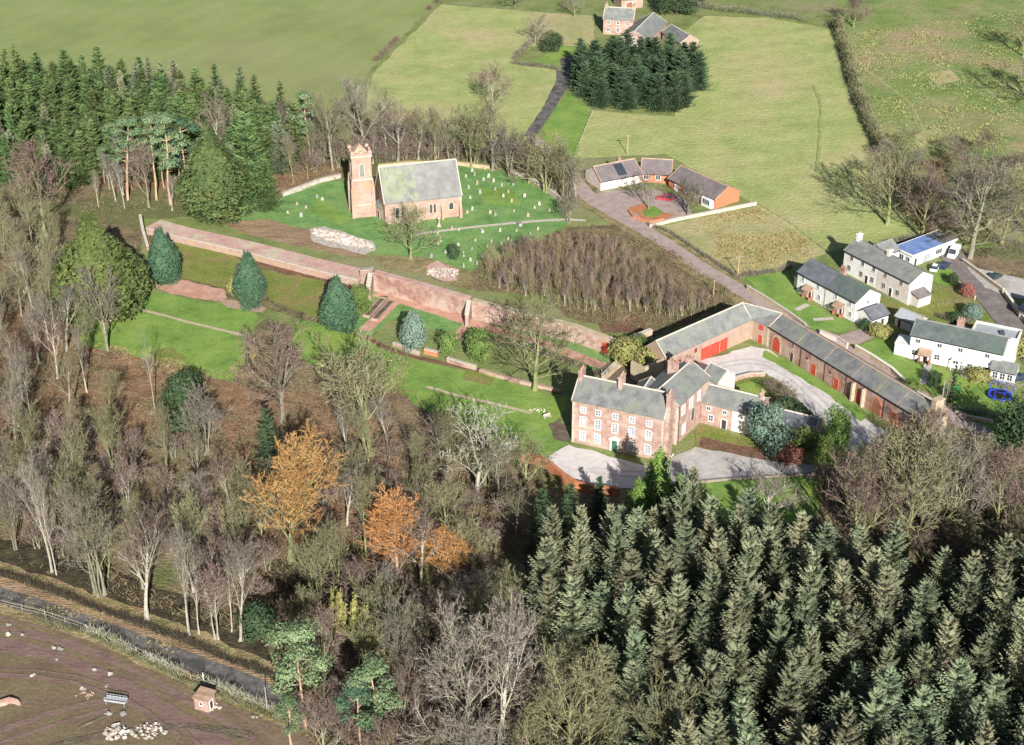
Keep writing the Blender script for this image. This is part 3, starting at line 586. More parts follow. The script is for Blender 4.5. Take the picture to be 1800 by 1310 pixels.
# the rear wing runs back from the right end
fr2 = gable(hall, A2, B2, 8.6, 9.0, 2.3, 'brick', 'slate_grey', over=.25, wname='wing_wall', rname='wing_roof')
for x in (2.4, 5.6, 9.0):
    window(hall, fr2, x, 5.9, 1.0, 1.9, pane='glass_pale', bars=(1,3), fw=.2)
window(hall, fr2, 3.0, 1.2, 1.0, 2.0, pane='glass_pale', bars=(1,3), fw=.2); window(hall, fr2, 6.6, 2.4, 1.1, 2.6, arch=True, frame='pale_stone')
band(hall, fr2, 8.7, .28, .1, name='cornice'); quoins(hall, fr2, 0, 0, 8.6)
chimney(fr2.roof, fr2, 8.2, 5.6, 9.8, 13.4, .9, 2.0, 'brick', 3); chimney(fr2.roof, fr2, fr2.w-.6, 4.3, 10, 12.8, .8, 1.4, 'brick', 2)
mb = MB(); a = Vector(fr2(.6, -.12, 0)); mb.tube(a, a+Vector((0,0,8.9)), .06, .06, 6); mb.build('drainpipe', 'black', hall)
# small gabled outshoot behind the main range
oa = fr.world(9.4, 7.6); ob = fr.world(13.4, 7.6)
d_ = Frame(fr.world(13.6, 7.61), fr.world(13.6, 13.6)); fo = gable(hall, d_.world(0, 0), d_.world(6, 0), 4.4, 8.4, 1.5, 'brick', 'slate', over=.2, wname='outshoot_wall', rname='outshoot_roof')
window(hall, fo, 2.2, 5.2, .9, 1.6, s='R', fw=.15)
# east service range, and the small cross wing with its pink gable
A3 = E(1233,706,4.9); B3 = E(1330,730,4.9)
fr3 = gable(hall, A3, B3, 7.4, 4.9, 2.0, 'brick', 'slate_grey', over=.25, wname='service_wall', rname='service_roof')
for x in (1.6, 5.0, 8.6): window(hall, fr3, x, 3.3, .75, .8, fw=.1, bars=(1,0))
window(hall, fr3, 2.2, 1.0, .9, 1.3, fw=.12); door(hall, fr3, 5.0, 1.0, 2.0, m='door_dark'); window(hall, fr3, 9.6, 1.0, 1.0, 1.3, fw=.12)
mb = MB(); mb.box(fr3, 6.6, fr3.w-.1, -.05, -.001, 0, 4.6); mb.build('rendered_front', 'render_white', hall, solid=True)
chimney(fr3.roof, fr3, fr3.w-.4, 3.7, 5.5, 8.2, .6, 1.2, 'brick', 2)
A4 = E(1260,675,4.6); B4 = E(1285,655,4.6)
g4 = Frame(A4, B4); gA = g4.world(0, 0); gdir = Frame(g4.world(0, 6.5), g4.world(0, 0))
fr4 = gable(hall, E(1234,661,4.6), E(1262,674,4.6), 5.6, 4.6, 1.9, 'render_pink', 'slate_grey', over=.2, wname='link_wall', rname='link_roof')
A5 = fr3.world(fr3.w+.02, .6); B5 = fr3.world(fr3.w+11.5, .6)
fr5 = gable(hall, A5, B5, 6.0, 3.6, 1.7, 'sandstone', 'slate_blue', over=.2, wname='outhouse_wall', rname='outhouse_roof')
for x in (2.0, 5.0): window(hall, fr5, x, 1.2, .9, 1.1, fw=.1)
door(hall, fr5, 8.5, 1.0, 2.0, m='door_dark'); window(hall, fr5, 3.0, 1.3, .9, 1.2, s='R', fw=.1)

# ------------------------------------------------------------------ L-shaped stable range
A = E(1353,574,5.0); B = E(1619,736,5.0); mid = P(1340,615)
bn = empty('stable_range', (mid.x, mid.y, 0), label='long L-shaped red sandstone stable range with red doors and grey slate roofs', cat='stables')
e1 = gable(bn, A, B, 6.6, 5.0, 2.1, 'brick_red', 'slate', over=.25, wname='east_wall', rname='east_roof', cap='tile_brown')
WA = E(1170,628,5.0); WB = E(1321,560,5.0)
w1 = gable(bn, WA, WB, 5.8, 5.0, 2.6, 'sandstone', 'slate_grey', over=.25, wname='west_wall', rname='west_roof')
CA = w1.world(w1.w+.02, 0); CB = e1.world(-.02, 0)
# corner piece: a faceted slate roof over a three-sided wall, joining the two ridges
org = bn.location
def loc(v, z): return (v.x-org.x, v.y-org.y, z)
wr, er = w1.world(w1.w+.02, 2.9), e1.world(-.02, 3.3); wb, eb = w1.world(w1.w+.02, 5.8), e1.world(-.02, 6.6)
apex = (wr+er)/2 + Vector((.1,.5,0))
mb = MB(); a = [loc(CA,-.2), loc(CB,-.2), loc(eb,-.2), loc(wb,-.2)]; t = [loc(CA,5), loc(CB,5), loc(eb,5), loc(wb,5)]; mb.hexa(a, t); cw = mb.build('corner_wall', 'sandstone', bn, solid=True)
mb = MB(); up = lambda v, z: loc(v, z)
n_ = Frame(CA, CB); ca = CA - n_.n*.25; cb = CB - n_.n*.25
mb.poly([up(ca,4.98), up(cb,4.98), up(er,7.29), up(wr,7.79)]); mb.poly([up(wr,7.79), up(er,7.29), up(eb,5.05), up(wb,5.05)])
mb.poly([up(ca,4.85), up(cb,4.85), up(cb,4.98), up(ca,4.98)]); mb.build('corner_roof', 'slate_grey', bn)
mb = MB(); mb.tube(up(ca,5.02), up(wr,7.85), .16, .16, 4); mb.tube(up(cb,5.02), up(er,7.4), .16, .16, 4); mb.tube(up(wr,7.82), up(er,7.35), .16, .16, 4); mb.build('ridge_tiles', 'pale_stone', bn)
cf = Frame(CA, CB, org); cf.d = 5
door(bn, cf, cf.w*.55, 1.1, 2.1, m='door_red', frame='buff_stone'); window(bn, cf, cf.w*.55, 3.2, .9, 1.1, frame='door_red', pane='door_red', bars=(0,0))
for x in (.25, cf.w-.25): mb = MB(); mb.box(cf, x-.22, x+.22, -.12, 0, 0, 4.9); mb.build('pilaster', 'buff_stone', bn, solid=True)
# west wing: two double red coach doors in a row
for x in (12.4, 15.3): door(bn, w1, x, 2.5, 2.9, m='door_red', frame='door_red', leaves=2, fw=.12)
door(bn, w1, 18.1, 2.0, 2.9, m='door_red', frame='door_red', leaves=2, fw=.12)
window(bn, w1, 9.2, 2.8, .7, 1.0, frame='door_red', fw=.08); window(bn, w1, 4.2, 1.5, 1.0, 1.3, frame='door_red', fw=.1); window(bn, w1, 6.6, 1.5, 1.0, 1.3, frame='door_red', fw=.1)
mb = MB(); mb.box(w1, -5.6, -.02, .3, .9, -.2, 4.4); mb.box(w1, -5.6, -5.0, .9, 4.6, -.2, 4.1); lw = mb.build('stone_lean_to', 'buff_stone', bn, solid=True)
# east wing: arches, doors, pitching windows
def arch(x, wd, h, m='door_red', surround='buff_stone'): return window(bn, e1, x, .02, wd, h, arch=True, frame=surround, pane=m, name='arched_door')
arch(2.6, 2.3, 3.1); door(bn, e1, 7.7, .9, 2.1, m='door_dark', frame='buff_stone'); window(bn, e1, 7.7, 3.2, .8, 1.1, frame='brick_red', pane='door_dark', fw=.06)
window(bn, e1, 12.4, 2.6, .6, .6, frame='brick_red', pane='black', fw=.06, bars=(0,0)); door(bn, e1, 14.6, 1.3, 2.4, m='door_red', frame='brick_orange')
window(bn, e1, 19.6, 2.6, .6, .6, frame='brick_red', pane='black', fw=.06, bars=(0,0)); door(bn, e1, 21.6, 1.3, 2.4, m='door_red', frame='brick_orange')
door(bn, e1, 28.3, 1.3, 2.4, m='door_red', frame='brick_orange'); arch(33.5, 2.2, 3.0, 'wood_brown', 'brick_orange'); arch(38.5, 1.6, 2.4, 'wood_brown', 'brick_orange')
for x in (27.0, 30.0): mb = MB(); mb.box(e1, x-.2, x+.2, -.9, 0, -.1, 4.2, .0); mb.build('buttress', 'buff_stone', bn, solid=True)
for x in (10.5, 18.0, 24.5, 35.6): mb = MB(); a = Vector(e1(x, -.1, 0)); mb.tube(a, a+Vector((0,0,4.9)), .06, .06, 6); mb.build('drainpipe', 'door_dark', bn)
quoins(bn, e1, 0, 0, 4.8, 'buff_stone')
mb = MB(); mb.box(e1, e1.w-.1, e1.w+1.5, .8, 5.8, -.2, 5.2); mb.box(e1, e1.w+.1, e1.w+1.3, 2.2, 4.4, 5.2, 8.6); mb.box(e1, e1.w, e1.w+1.4, 2.1, 4.5, 8.6, 8.9); mb.build('chimney_stack', 'buff_stone', bn, solid=True)
for x in (9, 17.5, 26, 33, 39):     # lead flashings across the slope between roof sections
    mb = MB(); z = lambda y: 5.0 + 2.1*y/3.3 + .2
    mb.hexa([e1(x-.07,-.2,z(-.2)), e1(x+.07,-.2,z(-.2)), e1(x+.07,3.2,z(3.2)), e1(x-.07,3.2,z(3.2))], [e1(x-.07,-.2,z(-.2)+.06), e1(x+.07,-.2,z(-.2)+.06), e1(x+.07,3.2,z(3.2)+.06), e1(x-.07,3.2,z(3.2)+.06)]); mb.build('flashing', 'tile_brown', e1.roof, solid=True)

# ------------------------------------------------------------------ the white cottages
def porch(root, fr, a, w=2.2, d=1.5, h=2.3, roof='tile_brown', m='wood_brown'):
    mb = MB()
    for x in (a-w/2, a+w/2-.16): mb.box(fr, x, x+.16, -d, -d+.16, 0, h); mb.box(fr, x, x+.16, -.12, 0, 0, h)
    mb.box(fr, a-w/2, a-w/2+.1, -d+.16, -.12, 0, .9); mb.box(fr, a+w/2-.1, a+w/2, -d+.16, -.12, 0, .9)
    po = mb.build('porch', m, root, solid=True)
    mb = MB(); mb.hexa([fr(a-w/2-.2,-d-.25,h), fr(a+w/2+.2,-d-.25,h), fr(a+w/2+.2,0,h+.75), fr(a-w/2-.2,0,h+.75)], [fr(a-w/2-.2,-d-.25,h+.14), fr(a+w/2+.2,-d-.25,h+.14), fr(a+w/2+.2,0,h+.89), fr(a-w/2-.2,0,h+.89)]); mb.build('porch_roof', roof, po, solid=True)
    door(root, fr, a, .95, 2.0, m='door_dark')
A = E(1403,478,5.0); B = E(1505,532,5.0)
c1 = root_at('cottage', A, B, label='white rendered pair of cottages with two brown porches and brick chimney', cat='cottage')
f = gable(c1, A, B, 7.6, 5.0, 2.2, 'render_white', 'slate_blue', cap='slate_blue'); w = f.w
mb = MB(); s1 = 2.2/3.8; z = lambda y: 5.0+s1*y+.23
mb.hexa([f(9.6,-.3,z(-.3)), f(w+.1,-.3,z(-.3)), f(w+.1,3.7,z(3.7)), f(9.6,3.7,z(3.7))], [f(9.6,-.3,z(-.3)+.04), f(w+.1,-.3,z(-.3)+.04), f(w+.1,3.7,z(3.7)+.04), f(9.6,3.7,z(3.7)+.04)]); o = mb.build('slates', 'slate_dark', f.roof, solid=True); o['label'] = 'dark green slated right half of the roof'
for x in (1.8, 6.8, 12.6, 17.0): window(c1, f, x, 3.4, .85, .95, fw=.1)
for x in (1.6, 7.4, 11.6, 17.4): window(c1, f, x, 1.0, .95, 1.05, fw=.1)
porch(c1, f, 4.4); porch(c1, f, 14.4); chimney(f.roof, f, 9.6, 4.6, 5.6, 8.6, 1.5, .8, 'brick_red', 4); window(c1, f, 3.8, 3.6, .8, .9, s='R', fw=.1)
mb = MB(); a = Vector(f(9.3, -.1, 0)); mb.tube(a, a+Vector((0,0,4.9)), .06, .06, 6); mb.build('drainpipe', 'wood_grey', c1)
mb = MB(); mb.box(f, -2.2, -.01, 1.2, 5.4, -.1, 2.7); mb.build('lean_to', 'render_white', c1, solid=True); mb = MB(); mb.hexa([f(-2.4,1.0,2.7),f(-.02,1.0,3.6),f(-.02,5.6,3.6),f(-2.4,5.6,2.7)], [f(-2.4,1.0,2.82),f(-.02,1.0,3.72),f(-.02,5.6,3.72),f(-2.4,5.6,2.82)]); mb.build('lean_to_roof', 'slate_blue', c1, solid=True)
aa = f.world(w+.02, -.6); ab = f.world(w+.02, 5.0)   # single-storey annex beyond the gable, ridge across
ga = Frame(f.world(w+4.6, .2), f.world(w+4.6, 5.4)); fa = gable(c1, f.world(w+4.8, .4), f.world(w+4.8, 5.6), 4.75, 2.7, 1.4, 'render_white', 'slate_blue', wname='annex_wall', rname='annex_roof', cap='slate_blue')
window(c1, fa, 1.3, 1.0, .9, 1.0, fw=.08); door(c1, fa, 3.4, .95, 2.0, m='door_dark')

A = E(1485,440,5.5); B = E(1600,498,5.5)
c2 = root_at('cottage', A, B, label='long cream and pale pink cottage with small dark windows, behind the porched pair', cat='cottage')
f = gable(c2, A, B, 7.4, 5.5, 1.9, 'render_white', 'slate_grey', cap='slate_grey'); w = f.w
mb = MB(); mb.box(f, 11.2, w-.02, -.05, -.001, -.1, 5.3); mb.build('rendered_front', 'render_pink', c2, solid=True)['label'] = 'pale pink right half of the front'
for x in (2.6, 6.2, 9.8, 13.6, 18.6): window(c2, f, x, 3.9, .85, 1.0, fw=.06, frame='pale_stone', bars=(1,0)) if x < 11 else window(c2, Frame(f.world(0,-.05), f.world(w,-.05), c2.location), x, 3.9, .85, 1.0, fw=.06, frame='pale_stone', bars=(1,0))
for x in (2.0, 6.0, 9.6): window(c2, f, x, 1.1, 1.0, 1.15, fw=.06, frame='pale_stone')
fp = Frame(f.world(0,-.05), f.world(w,-.05), c2.location)
for x in (13.4, 17.8): window(c2, fp, x, 1.1, 1.0, 1.15, fw=.06, frame='pale_stone')
door(c2, f, 7.8, .95, 2.0, m='door_dark'); door(c2, fp, 15.6, .95, 2.0, m='door_dark')
window(c2, f, 5.2, 3.6, .6, .8, s='R', fw=.06); chimney(f.roof, f, .6, 3.7, 6.4, 9.2, .8, 1.3, 'render_white', 2); chimney(f.roof, f, 10.6, 3.7, 6.6, 8.9, .8, 1.2, 'render_cream', 2)
ro = Frame(f.world(5.6, 7.41), f.world(5.6, 12.4)); fb = gable(c2, ro.world(0,0), ro.world(5,0), 5.4, 4.6, 1.6, 'render_white', 'slate_grey', wname='outshoot_wall', rname='outshoot_roof', cap='slate_grey')
mb = MB(); mb.box(f, w+.01, w+2.6, .6, 4.6, -.1, 2.4); mb.build('lean_to', 'render_pink', c2, solid=True)
mb = MB(); mb.hexa([f(w+.02,.4,3.3),f(w+2.8,.4,2.4),f(w+2.8,4.8,2.4),f(w+.02,4.8,3.3)], [f(w+.02,.4,3.42),f(w+2.8,.4,2.52),f(w+2.8,4.8,2.52),f(w+.02,4.8,3.42)]); mb.build('lean_to_roof', 'slate_purple', c2, solid=True)

A = E(1602,588,5.8); B = E(1763,622,5.8)
c3 = root_at('cottage', A, B, label='long white cottage with flat-roofed rear extension, nearest the play equipment', cat='cottage')
f = gable(c3, A, B, 7.4, 5.7, 2.1, 'render_white', 'slate_dark', cap='slate_grey'); w = f.w
for x in (1.6, 6.2, 10.6, 16.2): window(c3, f, x, 4.1, .9, .9, fw=.08, bars=(1,0))
for x in (1.2, 6.0, 10.0, 13.0, 16.8): window(c3, f, x, 1.1, 1.1, 1.2, fw=.08)
porch(c3, f, 3.6, w=2.4, d=1.8, h=2.4); door(c3, f, 8.2, .95, 2.0, m='white_paint')
chimney(f.roof, f, 9.2, 4.2, 6.6, 9.6, 1.5, .9, 'brick_red', 3); window(c3, f, 3.6, 3.9, .9, 1.0, s='R', fw=.08)
mb = MB(); mb.box(f, -3.2, -.01, .2, 4.6, -.1, 2.8); mb.box(f, -3.3, .0, .1, 4.7, 2.8, 2.95); mb.build('side_extension', 'render_white', c3, solid=True)
mb = MB(); mb.box(f, w-8.2, w+1.6, 7.42, 12.4, -.1, 5.5); mb.build('rear_extension', 'render_white', c3, solid=True)
mb = MB(); mb.box(f, w-7.9, w+1.3, 7.7, 12.1, 5.5, 5.6); rf = mb.build('flat_roof', 'metal_grey', c3, solid=True); mb = MB(); 
for q in ((w-8.2, w+1.6, 7.42, 7.7), (w-8.2, w+1.6, 12.1, 12.4), (w-8.2, w-7.9, 7.7, 12.1), (w+1.3, w+1.6, 7.7, 12.1)): mb.box(f, q[0], q[1], q[2], q[3], 5.5, 6.0)
mb.build('parapet', 'render_cream', rf, solid=True); mb = MB(); mb.box(f, w-2.6, w-1.4, 8.6, 9.8, 5.6, 6.4, .3); mb.build('roof_light', 'glass', rf, solid=True)
fe = Frame(f.world(w-4.8, -2.2), f.world(w+2.6, -2.2)); fb = gable(c3, f.world(w-1.6,-2.0), f.world(w+3.4,-2.0), 4.4, 2.8, 1.1, 'render_white', 'slate_grey', wname='sun_room_wall', rname='sun_room_roof', cap='slate_grey')
for x in (1.0, 2.5, 4.0): window(c3, fb, x, .9, 1.0, 1.4, fw=.08)
mb = MB(); mb.box(f, 9.2, w-1.7, -1.3, -.01, 2.5, 2.65); 
for x in (9.3, 12.0, w-1.9): mb.box(f, x, x+.12, -1.28, -1.16, 0, 2.5)
mb.build('veranda', 'white_paint', c3, solid=True)

# small slated outhouse with a pink end between the cottages
A = P(1572,572); B = P(1610,588)
oh = root_at('outhouse', A, B, label='small outhouse with pale grey glazed roof between the three cottages', cat='outhouse')
f = gable(oh, A, B, 4.2, 2.4, 1.2, 'render_pink', 'metal_grey', cap='wood_grey'); door(oh, f, 1.2, .9, 1.9, m='door_dark'); window(oh, f, f.w-1.2, .9, .8, .8)

# modern flat-roofed bungalow with blue roof
A = P(1571,456); B = P(1602,470); Cc = P(1662,456)
bb = empty('bungalow', (B.x, B.y, 0), label='white flat-roofed bungalow with bright blue roof beside the parked cars', cat='bungalow')
f = Frame(A, B, bb.location); f.d = 15.5; w = f.w
mb = MB(); mb.box(f, 0, w, 0, 15.5, -.1, 3.0); mb.build('wall', 'render_white', bb, solid=True)
mb = MB(); mb.box(f, -.3, w+.3, -.3, 10.6, 3.0, 3.35); mb.build('roof', ['roof_blue'], bb, solid=True)
mb = MB(); mb.box(f, -.3, w+.3, 10.6, 15.8, 3.0, 3.3); mb.build('roof', ['slate_blue'], bb, solid=True)['label'] = 'dark felt part of the flat roof'
mb = MB()
for q in ((-.4,w+.4,-.4,-.3), (-.4,-.3,-.3,15.8), (w+.3,w+.4,-.3,15.8)): mb.box(f, *q, 2.95, 3.4)
mb.build('fascia', 'white_paint', bb, solid=True)
window(bb, f, 2.2, 1.0, 1.3, 1.2, bars=(1,0)); window(bb, f, 4.2, 1.0, 1.1, 1.2, bars=(1,0)); door(bb, f, 5.2, 2.6, 2.2, s='R', m='metal_grey', name='garage_door'); door(bb, f, 1.2, .9, 2.0, s='R', m='door_dark'); window(bb, f, 9.6, .9, 2.2, 1.3, s='R', bars=(2,0)); door(bb, f, 13.2, 1.0, 2.1, s='R', m='door_dark')

# dark-roofed house at the right edge
A = P(1790,560); B = P(1850,596)
dh = root_at('house', A, B, label='house with dark navy roof cut off by the right edge', cat='house')
f = gable(dh, A, B, 8.5, 2.8, 2.6, 'render_cream', 'slate_navy', cap='slate_navy', over=.4); window(dh, f, 2.2, 1.0, 1.2, 1.1); window(dh, f, 3.0, 1.0, 1.0, 1.1, s='L')
mb = MB(); mb.box(f, -.1, .1, 0.0, .1, 0, .3)

# ------------------------------------------------------------------ bungalow by the lane
A = P(1232,360); B = P(1262,361.5)
lb = empty('bungalow', (P(1180,345).x, P(1180,345).y, 0), label='low bungalow with purple-grey roofs and orange brick gable beside the lane', cat='bungalow')
f1 = gable(lb, E(1056,318,2.8), E(1128,304,2.8), 8.4, 2.8, 2.4, 'render_pink', 'slate_purple', wname='west_wall', rname='west_roof', cap='tile_brown', over=.5)
f2 = gable(lb, f1.world(f1.w+.02, .4), E(1180,306,2.8), 8.0, 2.8, 2.3, 'brick_orange', 'slate_purple', wname='middle_wall', rname='middle_roof', cap='tile_brown', over=.5)
f3 = gable(lb, E(1176,313,2.8), E(1258,350,2.8), 8.6, 2.8, 2.3, 'brick_orange', 'slate_purple', wname='east_wall', rname='east_roof', cap='tile_brown', over=.45)
for x in (1.2, 3.6): window(lb, f1, x, .9, 1.3, 1.2, bars=(1,0))
mb = MB(); mb.box(f1, .3, 5.0, -.06, -.001, 0, 2.5); mb.build('rendered_front', 'render_white', lb, solid=True)
door(lb, f1, 7.4, 1.0, 2.0, m='white_paint'); 
for x in (1.4, 4.6): window(lb, f2, x, .9, 1.2, 1.2, bars=(1,0))
door(lb, f3, 3.0, 1.0, 2.0, m='white_paint'); window(lb, f3, 7.0, .9, 1.4, 1.2, bars=(1,0)); window(lb, f3, 11.0, .9, 1.2, 1.2, bars=(1,0))
mb = MB(); mb.box(f3, f3.w-4.2, f3.w-.6, -1.0, -.001, 0, 2.55); bw = mb.build('bay', 'white_paint', lb, solid=True)
bf = Frame(f3.world(f3.w-4.2,-1.0), f3.world(f3.w-.6,-1.0), lb.location); bf.d = 1; window(lb, bf, 1.8, .7, 2.6, 1.4, bars=(3,0))
chimney(f1.roof, f1, f1.w-4.5, 4.6, 4.4, 6.4, .9, .9, 'brick_red', 1)
mb = MB(); z = lambda y: 2.8+2.4*y/4.2+.22
mb.hexa([f1(5.6,.2,z(.2)), f1(8.2,.2,z(.2)), f1(8.2,3.6,z(3.6)), f1(5.6,3.6,z(3.6))], [f1(5.6,.2,z(.2)+.06), f1(8.2,.2,z(.2)+.06), f1(8.2,3.6,z(3.6)+.06), f1(5.6,3.6,z(3.6)+.06)]); mb.build('solar_panel', 'glass', f1.roof, solid=True)

# ------------------------------------------------------------------ farmhouse at the top
A = P(1060,60); B = P(1112,63)
fh = root_at('farmhouse', A, B, label='pink farmhouse with grey slate cross roofs behind the dark conifers, topmost house', cat='farmhouse')
f = gable(fh, A, B, 8.5, 5.4, 2.6, 'brick', 'slate_grey'); w = f.w
for x in (1.8, 5.0, 8.2): window(fh, f, x, 3.6, .95, 1.1, fw=.1); window(fh, f, x, 1.0, .95, 1.3, fw=.1)
chimney(f.roof, f, w-.5, 4.2, 7, 9.4, .8, 1.4, 'brick', 2); chimney(f.roof, f, .5, 4.2, 7, 9.4, .8, 1.4, 'brick', 2)
q = Frame(P(1141,86), P(1176,56)); g = gable(fh, P(1138,93), P(1170,60), 9.2, 4.2, 2.6, 'brick', 'slate_grey', wname='cross_wing_wall', rname='cross_wing_roof')
window(fh, g, 4.6, 1.2, 1.2, 1.4, s='L', fw=.12); window(fh, g, 2.4, 1.2, 1.1, 1.4, s='L', fw=.12); window(fh, g, 4.6, 3.6, .9, 1.0, s='L', fw=.12)
for x in (3, 8): window(fh, g, x, 1.2, 1.0, 1.2, fw=.1)
h_ = gable(fh, P(1164,72), P(1196,92), 6.5, 3.2, 2.0, 'sandstone', 'slate', wname='barn_wall', rname='barn_roof')
A = P(1060,22); B = P(1120,26)
fb = root_at('barn', A, B, label='low grey-roofed barn behind the topmost farmhouse', cat='barn')
f = gable(fb, P(1092,17), P(1130,13), 7, 3.4, 2.0, 'sandstone', 'slate_purple'); door(fb, f, 3.0, 2.4, 2.4, m='wood_brown', leaves=2)
# ------------------------------------------------------------------ tree kit: every kind is a thing = Empty > trunk, crown
UP = Vector((0,0,1))
def rvec(rng): return Vector((rng.gauss(0,1), rng.gauss(0,1), rng.gauss(0,1))).normalized()
def bare_meshes(seed, h=20.0, cw=12.0, split=.28, spread=38, limbs=7, stems=1, droop=0.0, tw=.085, leader=.6, kids=(6,6,6,5), lean=0.0):
    rng = random.Random(seed); tr = MB(); cr = MB()
    def grow(p, d, L, r, lev):
        n = (6, 4, 3, 2, 1)[lev]; pts = [p.copy()]; dirs = []
        q = p.copy(); dd = d.copy()
        for i in range(n):
            dd = (dd + rvec(rng)*(.08, .16, .22, .25, .2)[lev] + UP*(.03, .10, .10, .06, .02)[lev] - UP*droop*(lev > 1)*.12).normalized()
            q = q + dd*(L/n); pts.append(q.copy()); dirs.append(dd.copy())
        for i in range(n):
            r0 = r*(1-.75*i/n); r1 = r*(1-.75*(i+1)/n)
            if lev <= 1: tr.tube(pts[i], pts[i+1], r0*(1 if lev == 0 else .75), r1*(1 if lev == 0 else .75), 6 if lev == 0 else 4)
            elif lev == 2: (tr if i < 2 else cr).tube(pts[i], pts[i+1], max(r0, .035), max(r1, .03), 3)
            else: cr.blade(pts[i], pts[i+1] if i < n-1 else pts[i+1], max(tw*1.15, r0*1.6) if lev == 3 else tw, rng)
        if lev == 4: return
        k = kids[lev-1] if lev else limbs
        for j in range(k):
            t = (split if lev == 0 else .22) + (1-(split if lev == 0 else .22))*((j+rng.random()*.8)/k)
            x = t*n; i = min(int(x), n-1); base = pts[i].lerp(pts[i+1], x-i); dr = dirs[i]
            ang = R(rng.gauss(spread, 8)) if lev == 0 else R(rng.gauss(36, 11))
            if lev == 0: ang *= (1.35-.75*t)
            ax = dr.orthogonal().normalized(); az = (j*137.5 + rng.uniform(-30, 30) + seed*31)*math.pi/180
            ax.rotate(Matrix.Rotation(az, 3, dr)); nd = dr.copy(); nd.rotate(Matrix.Rotation(ang, 3, ax))
            if lev == 0: ln = h*(.50-.20*t)*rng.uniform(.85, 1.15)
            else: ln = L*rng.uniform(.42, .66)*(1.1-.45*t)
            grow(base, nd, ln, max(r*(1-.7*t)*(.55 if lev == 0 else .6), .02), lev+1)
    for s in range(stems):
        a = 2*math.pi*s/stems + seed; off = Vector((math.cos(a), math.sin(a), 0))*(.35 if stems > 1 else 0)
        d0 = (UP + off*.45 + Vector((lean, 0, 0))).normalized()
        tr.tube(off-UP*.5, off+d0*.8, .022*h/20*20*1.5/ (1+.25*(stems-1)), .36*h/20, 7)
        grow(off, d0, h*leader*(1 if stems == 1 else rng.uniform(.8, 1.1)), .40*h/20/(1+.2*(stems-1)), 0)
    zs = max(v[2] for v in cr.v); xs = sorted(math.hypot(v[0], v[1]) for v in cr.v)[int(len(cr.v)*.965)]
    sx, sz = cw/2/xs, h/zs
    for m_ in (tr, cr): m_.v = [(v[0]*(sx if v[2] > 0 else 1)*(min(1, max(0, (v[2]+2)/(h*.2))) if False else 1), v[1]*sx, v[2]*sz) for v in m_.v]
    return tr, cr
def cone_meshes(seed, h=20.0, rad=3.6, whorls=30, per=9, lift=.12, droop=.25, z0=.08, blade=.30, power=.85, segs=6, tuft=1.0):
    rng = random.Random(seed); tr = MB(); cr = MB()
    for i in range(6): tr.tube((0,0,h*i/6-.3*(i == 0)), (0,0,h*(i+1)/6*.98), .26*h/20*(1-i/6)+.02, .26*h/20*(1-(i+1)/6)+.02, 6)
    for wv in range(whorls):
        t = (wv+rng.random()*.6)/whorls; z = h*(z0+(1-z0)*t); L0 = rad*((1-t)**power)*1.0 + .18
        nb = max(4, int(per*(1-.45*t)))
        for k in range(nb):
            a = 2*math.pi*(k+rng.random()*.7)/nb + wv*1.1; L = L0*rng.uniform(.55, 1.22); zb = z + h*(1-z0)/whorls*rng.uniform(-.75, .75)*(1 if t < .9 else .3)
            if rng.random() < .10*(1-t): continue
            out = Vector((math.cos(a), math.sin(a), 0)); side_ = Vector((-out.y, out.x, 0))
            up = lift*(.35+1.9*t)*rng.uniform(.6, 1.5) - droop*(1-t)
            p = Vector((0,0,zb)); prev = p
            for s in range(segs):
                f = (s+1)/segs; q = Vector((0,0,zb)) + out*(L*f) + side_*(L*.12*f*math.sin(k*2.3+wv)) + UP*(L*(up*f + .22*f*f))
                wd = blade*(1.15-.6*f)
                cr.tri(prev - side_*wd*.4, prev + side_*wd*.4, q + UP*.03)
                ln = L*.36*(1.12-f)*rng.uniform(.8, 1.2) + .22
                for sg in (-1, 1):
                    tip = q + (out*.75 + side_*sg*.9 + UP*rng.uniform(-.12, .32)).normalized()*ln
                    nv = (q-prev).normalized()*wd*.55
                    cr.tri(q - nv - UP*.05, q + nv*.4 + UP*.05, tip)
                    if s % 2 == 0: t2 = q + (out*.3 + side_*sg*.5 - UP*.7*tuft).normalized()*ln*.7; cr.tri(q-nv, q+nv*.6, t2)
                prev = q
            cr.tri(prev - side_*.08, prev + side_*.08, prev + (out+UP*.5)*.35)
    cr.tube((0,0,h*.95), (0,0,h*1.02), .05, .015, 3)
    return tr, cr
def leafy(mb, c, rx, ry, rz, n, s, rng, lump=.22, fill=.35, upbias=.25, seed=0, egg=0.0):
    off = Vector((seed*3.1, seed*1.7, seed))
    for _ in range(n):
        d = rvec(rng)
        r = 1 + noise.noise(d*2.1 + off)*lump*2 + noise.noise(d*5.3 + off)*lump
        r *= (1 - fill*rng.random()**2)
        k = 1 - egg*max(-.2, d.z)
        p = Vector((c[0]+d.x*rx*r*k, c[1]+d.y*ry*r*k, c[2]+d.z*rz*r))
        nrm = (d + rvec(rng)*.75 + UP*upbias).normalized(); a = nrm.orthogonal().normalized(); a.rotate(Matrix.Rotation(rng.uniform(0, 6.28), 3, nrm)); b = nrm.cross(a)
        q = s*rng.uniform(.55, 1.3)
        mb.poly([p - a*q*.5 - b*q*.35, p + a*q*.45 - b*q*.4, p + a*q*.15 + b*q*.6])
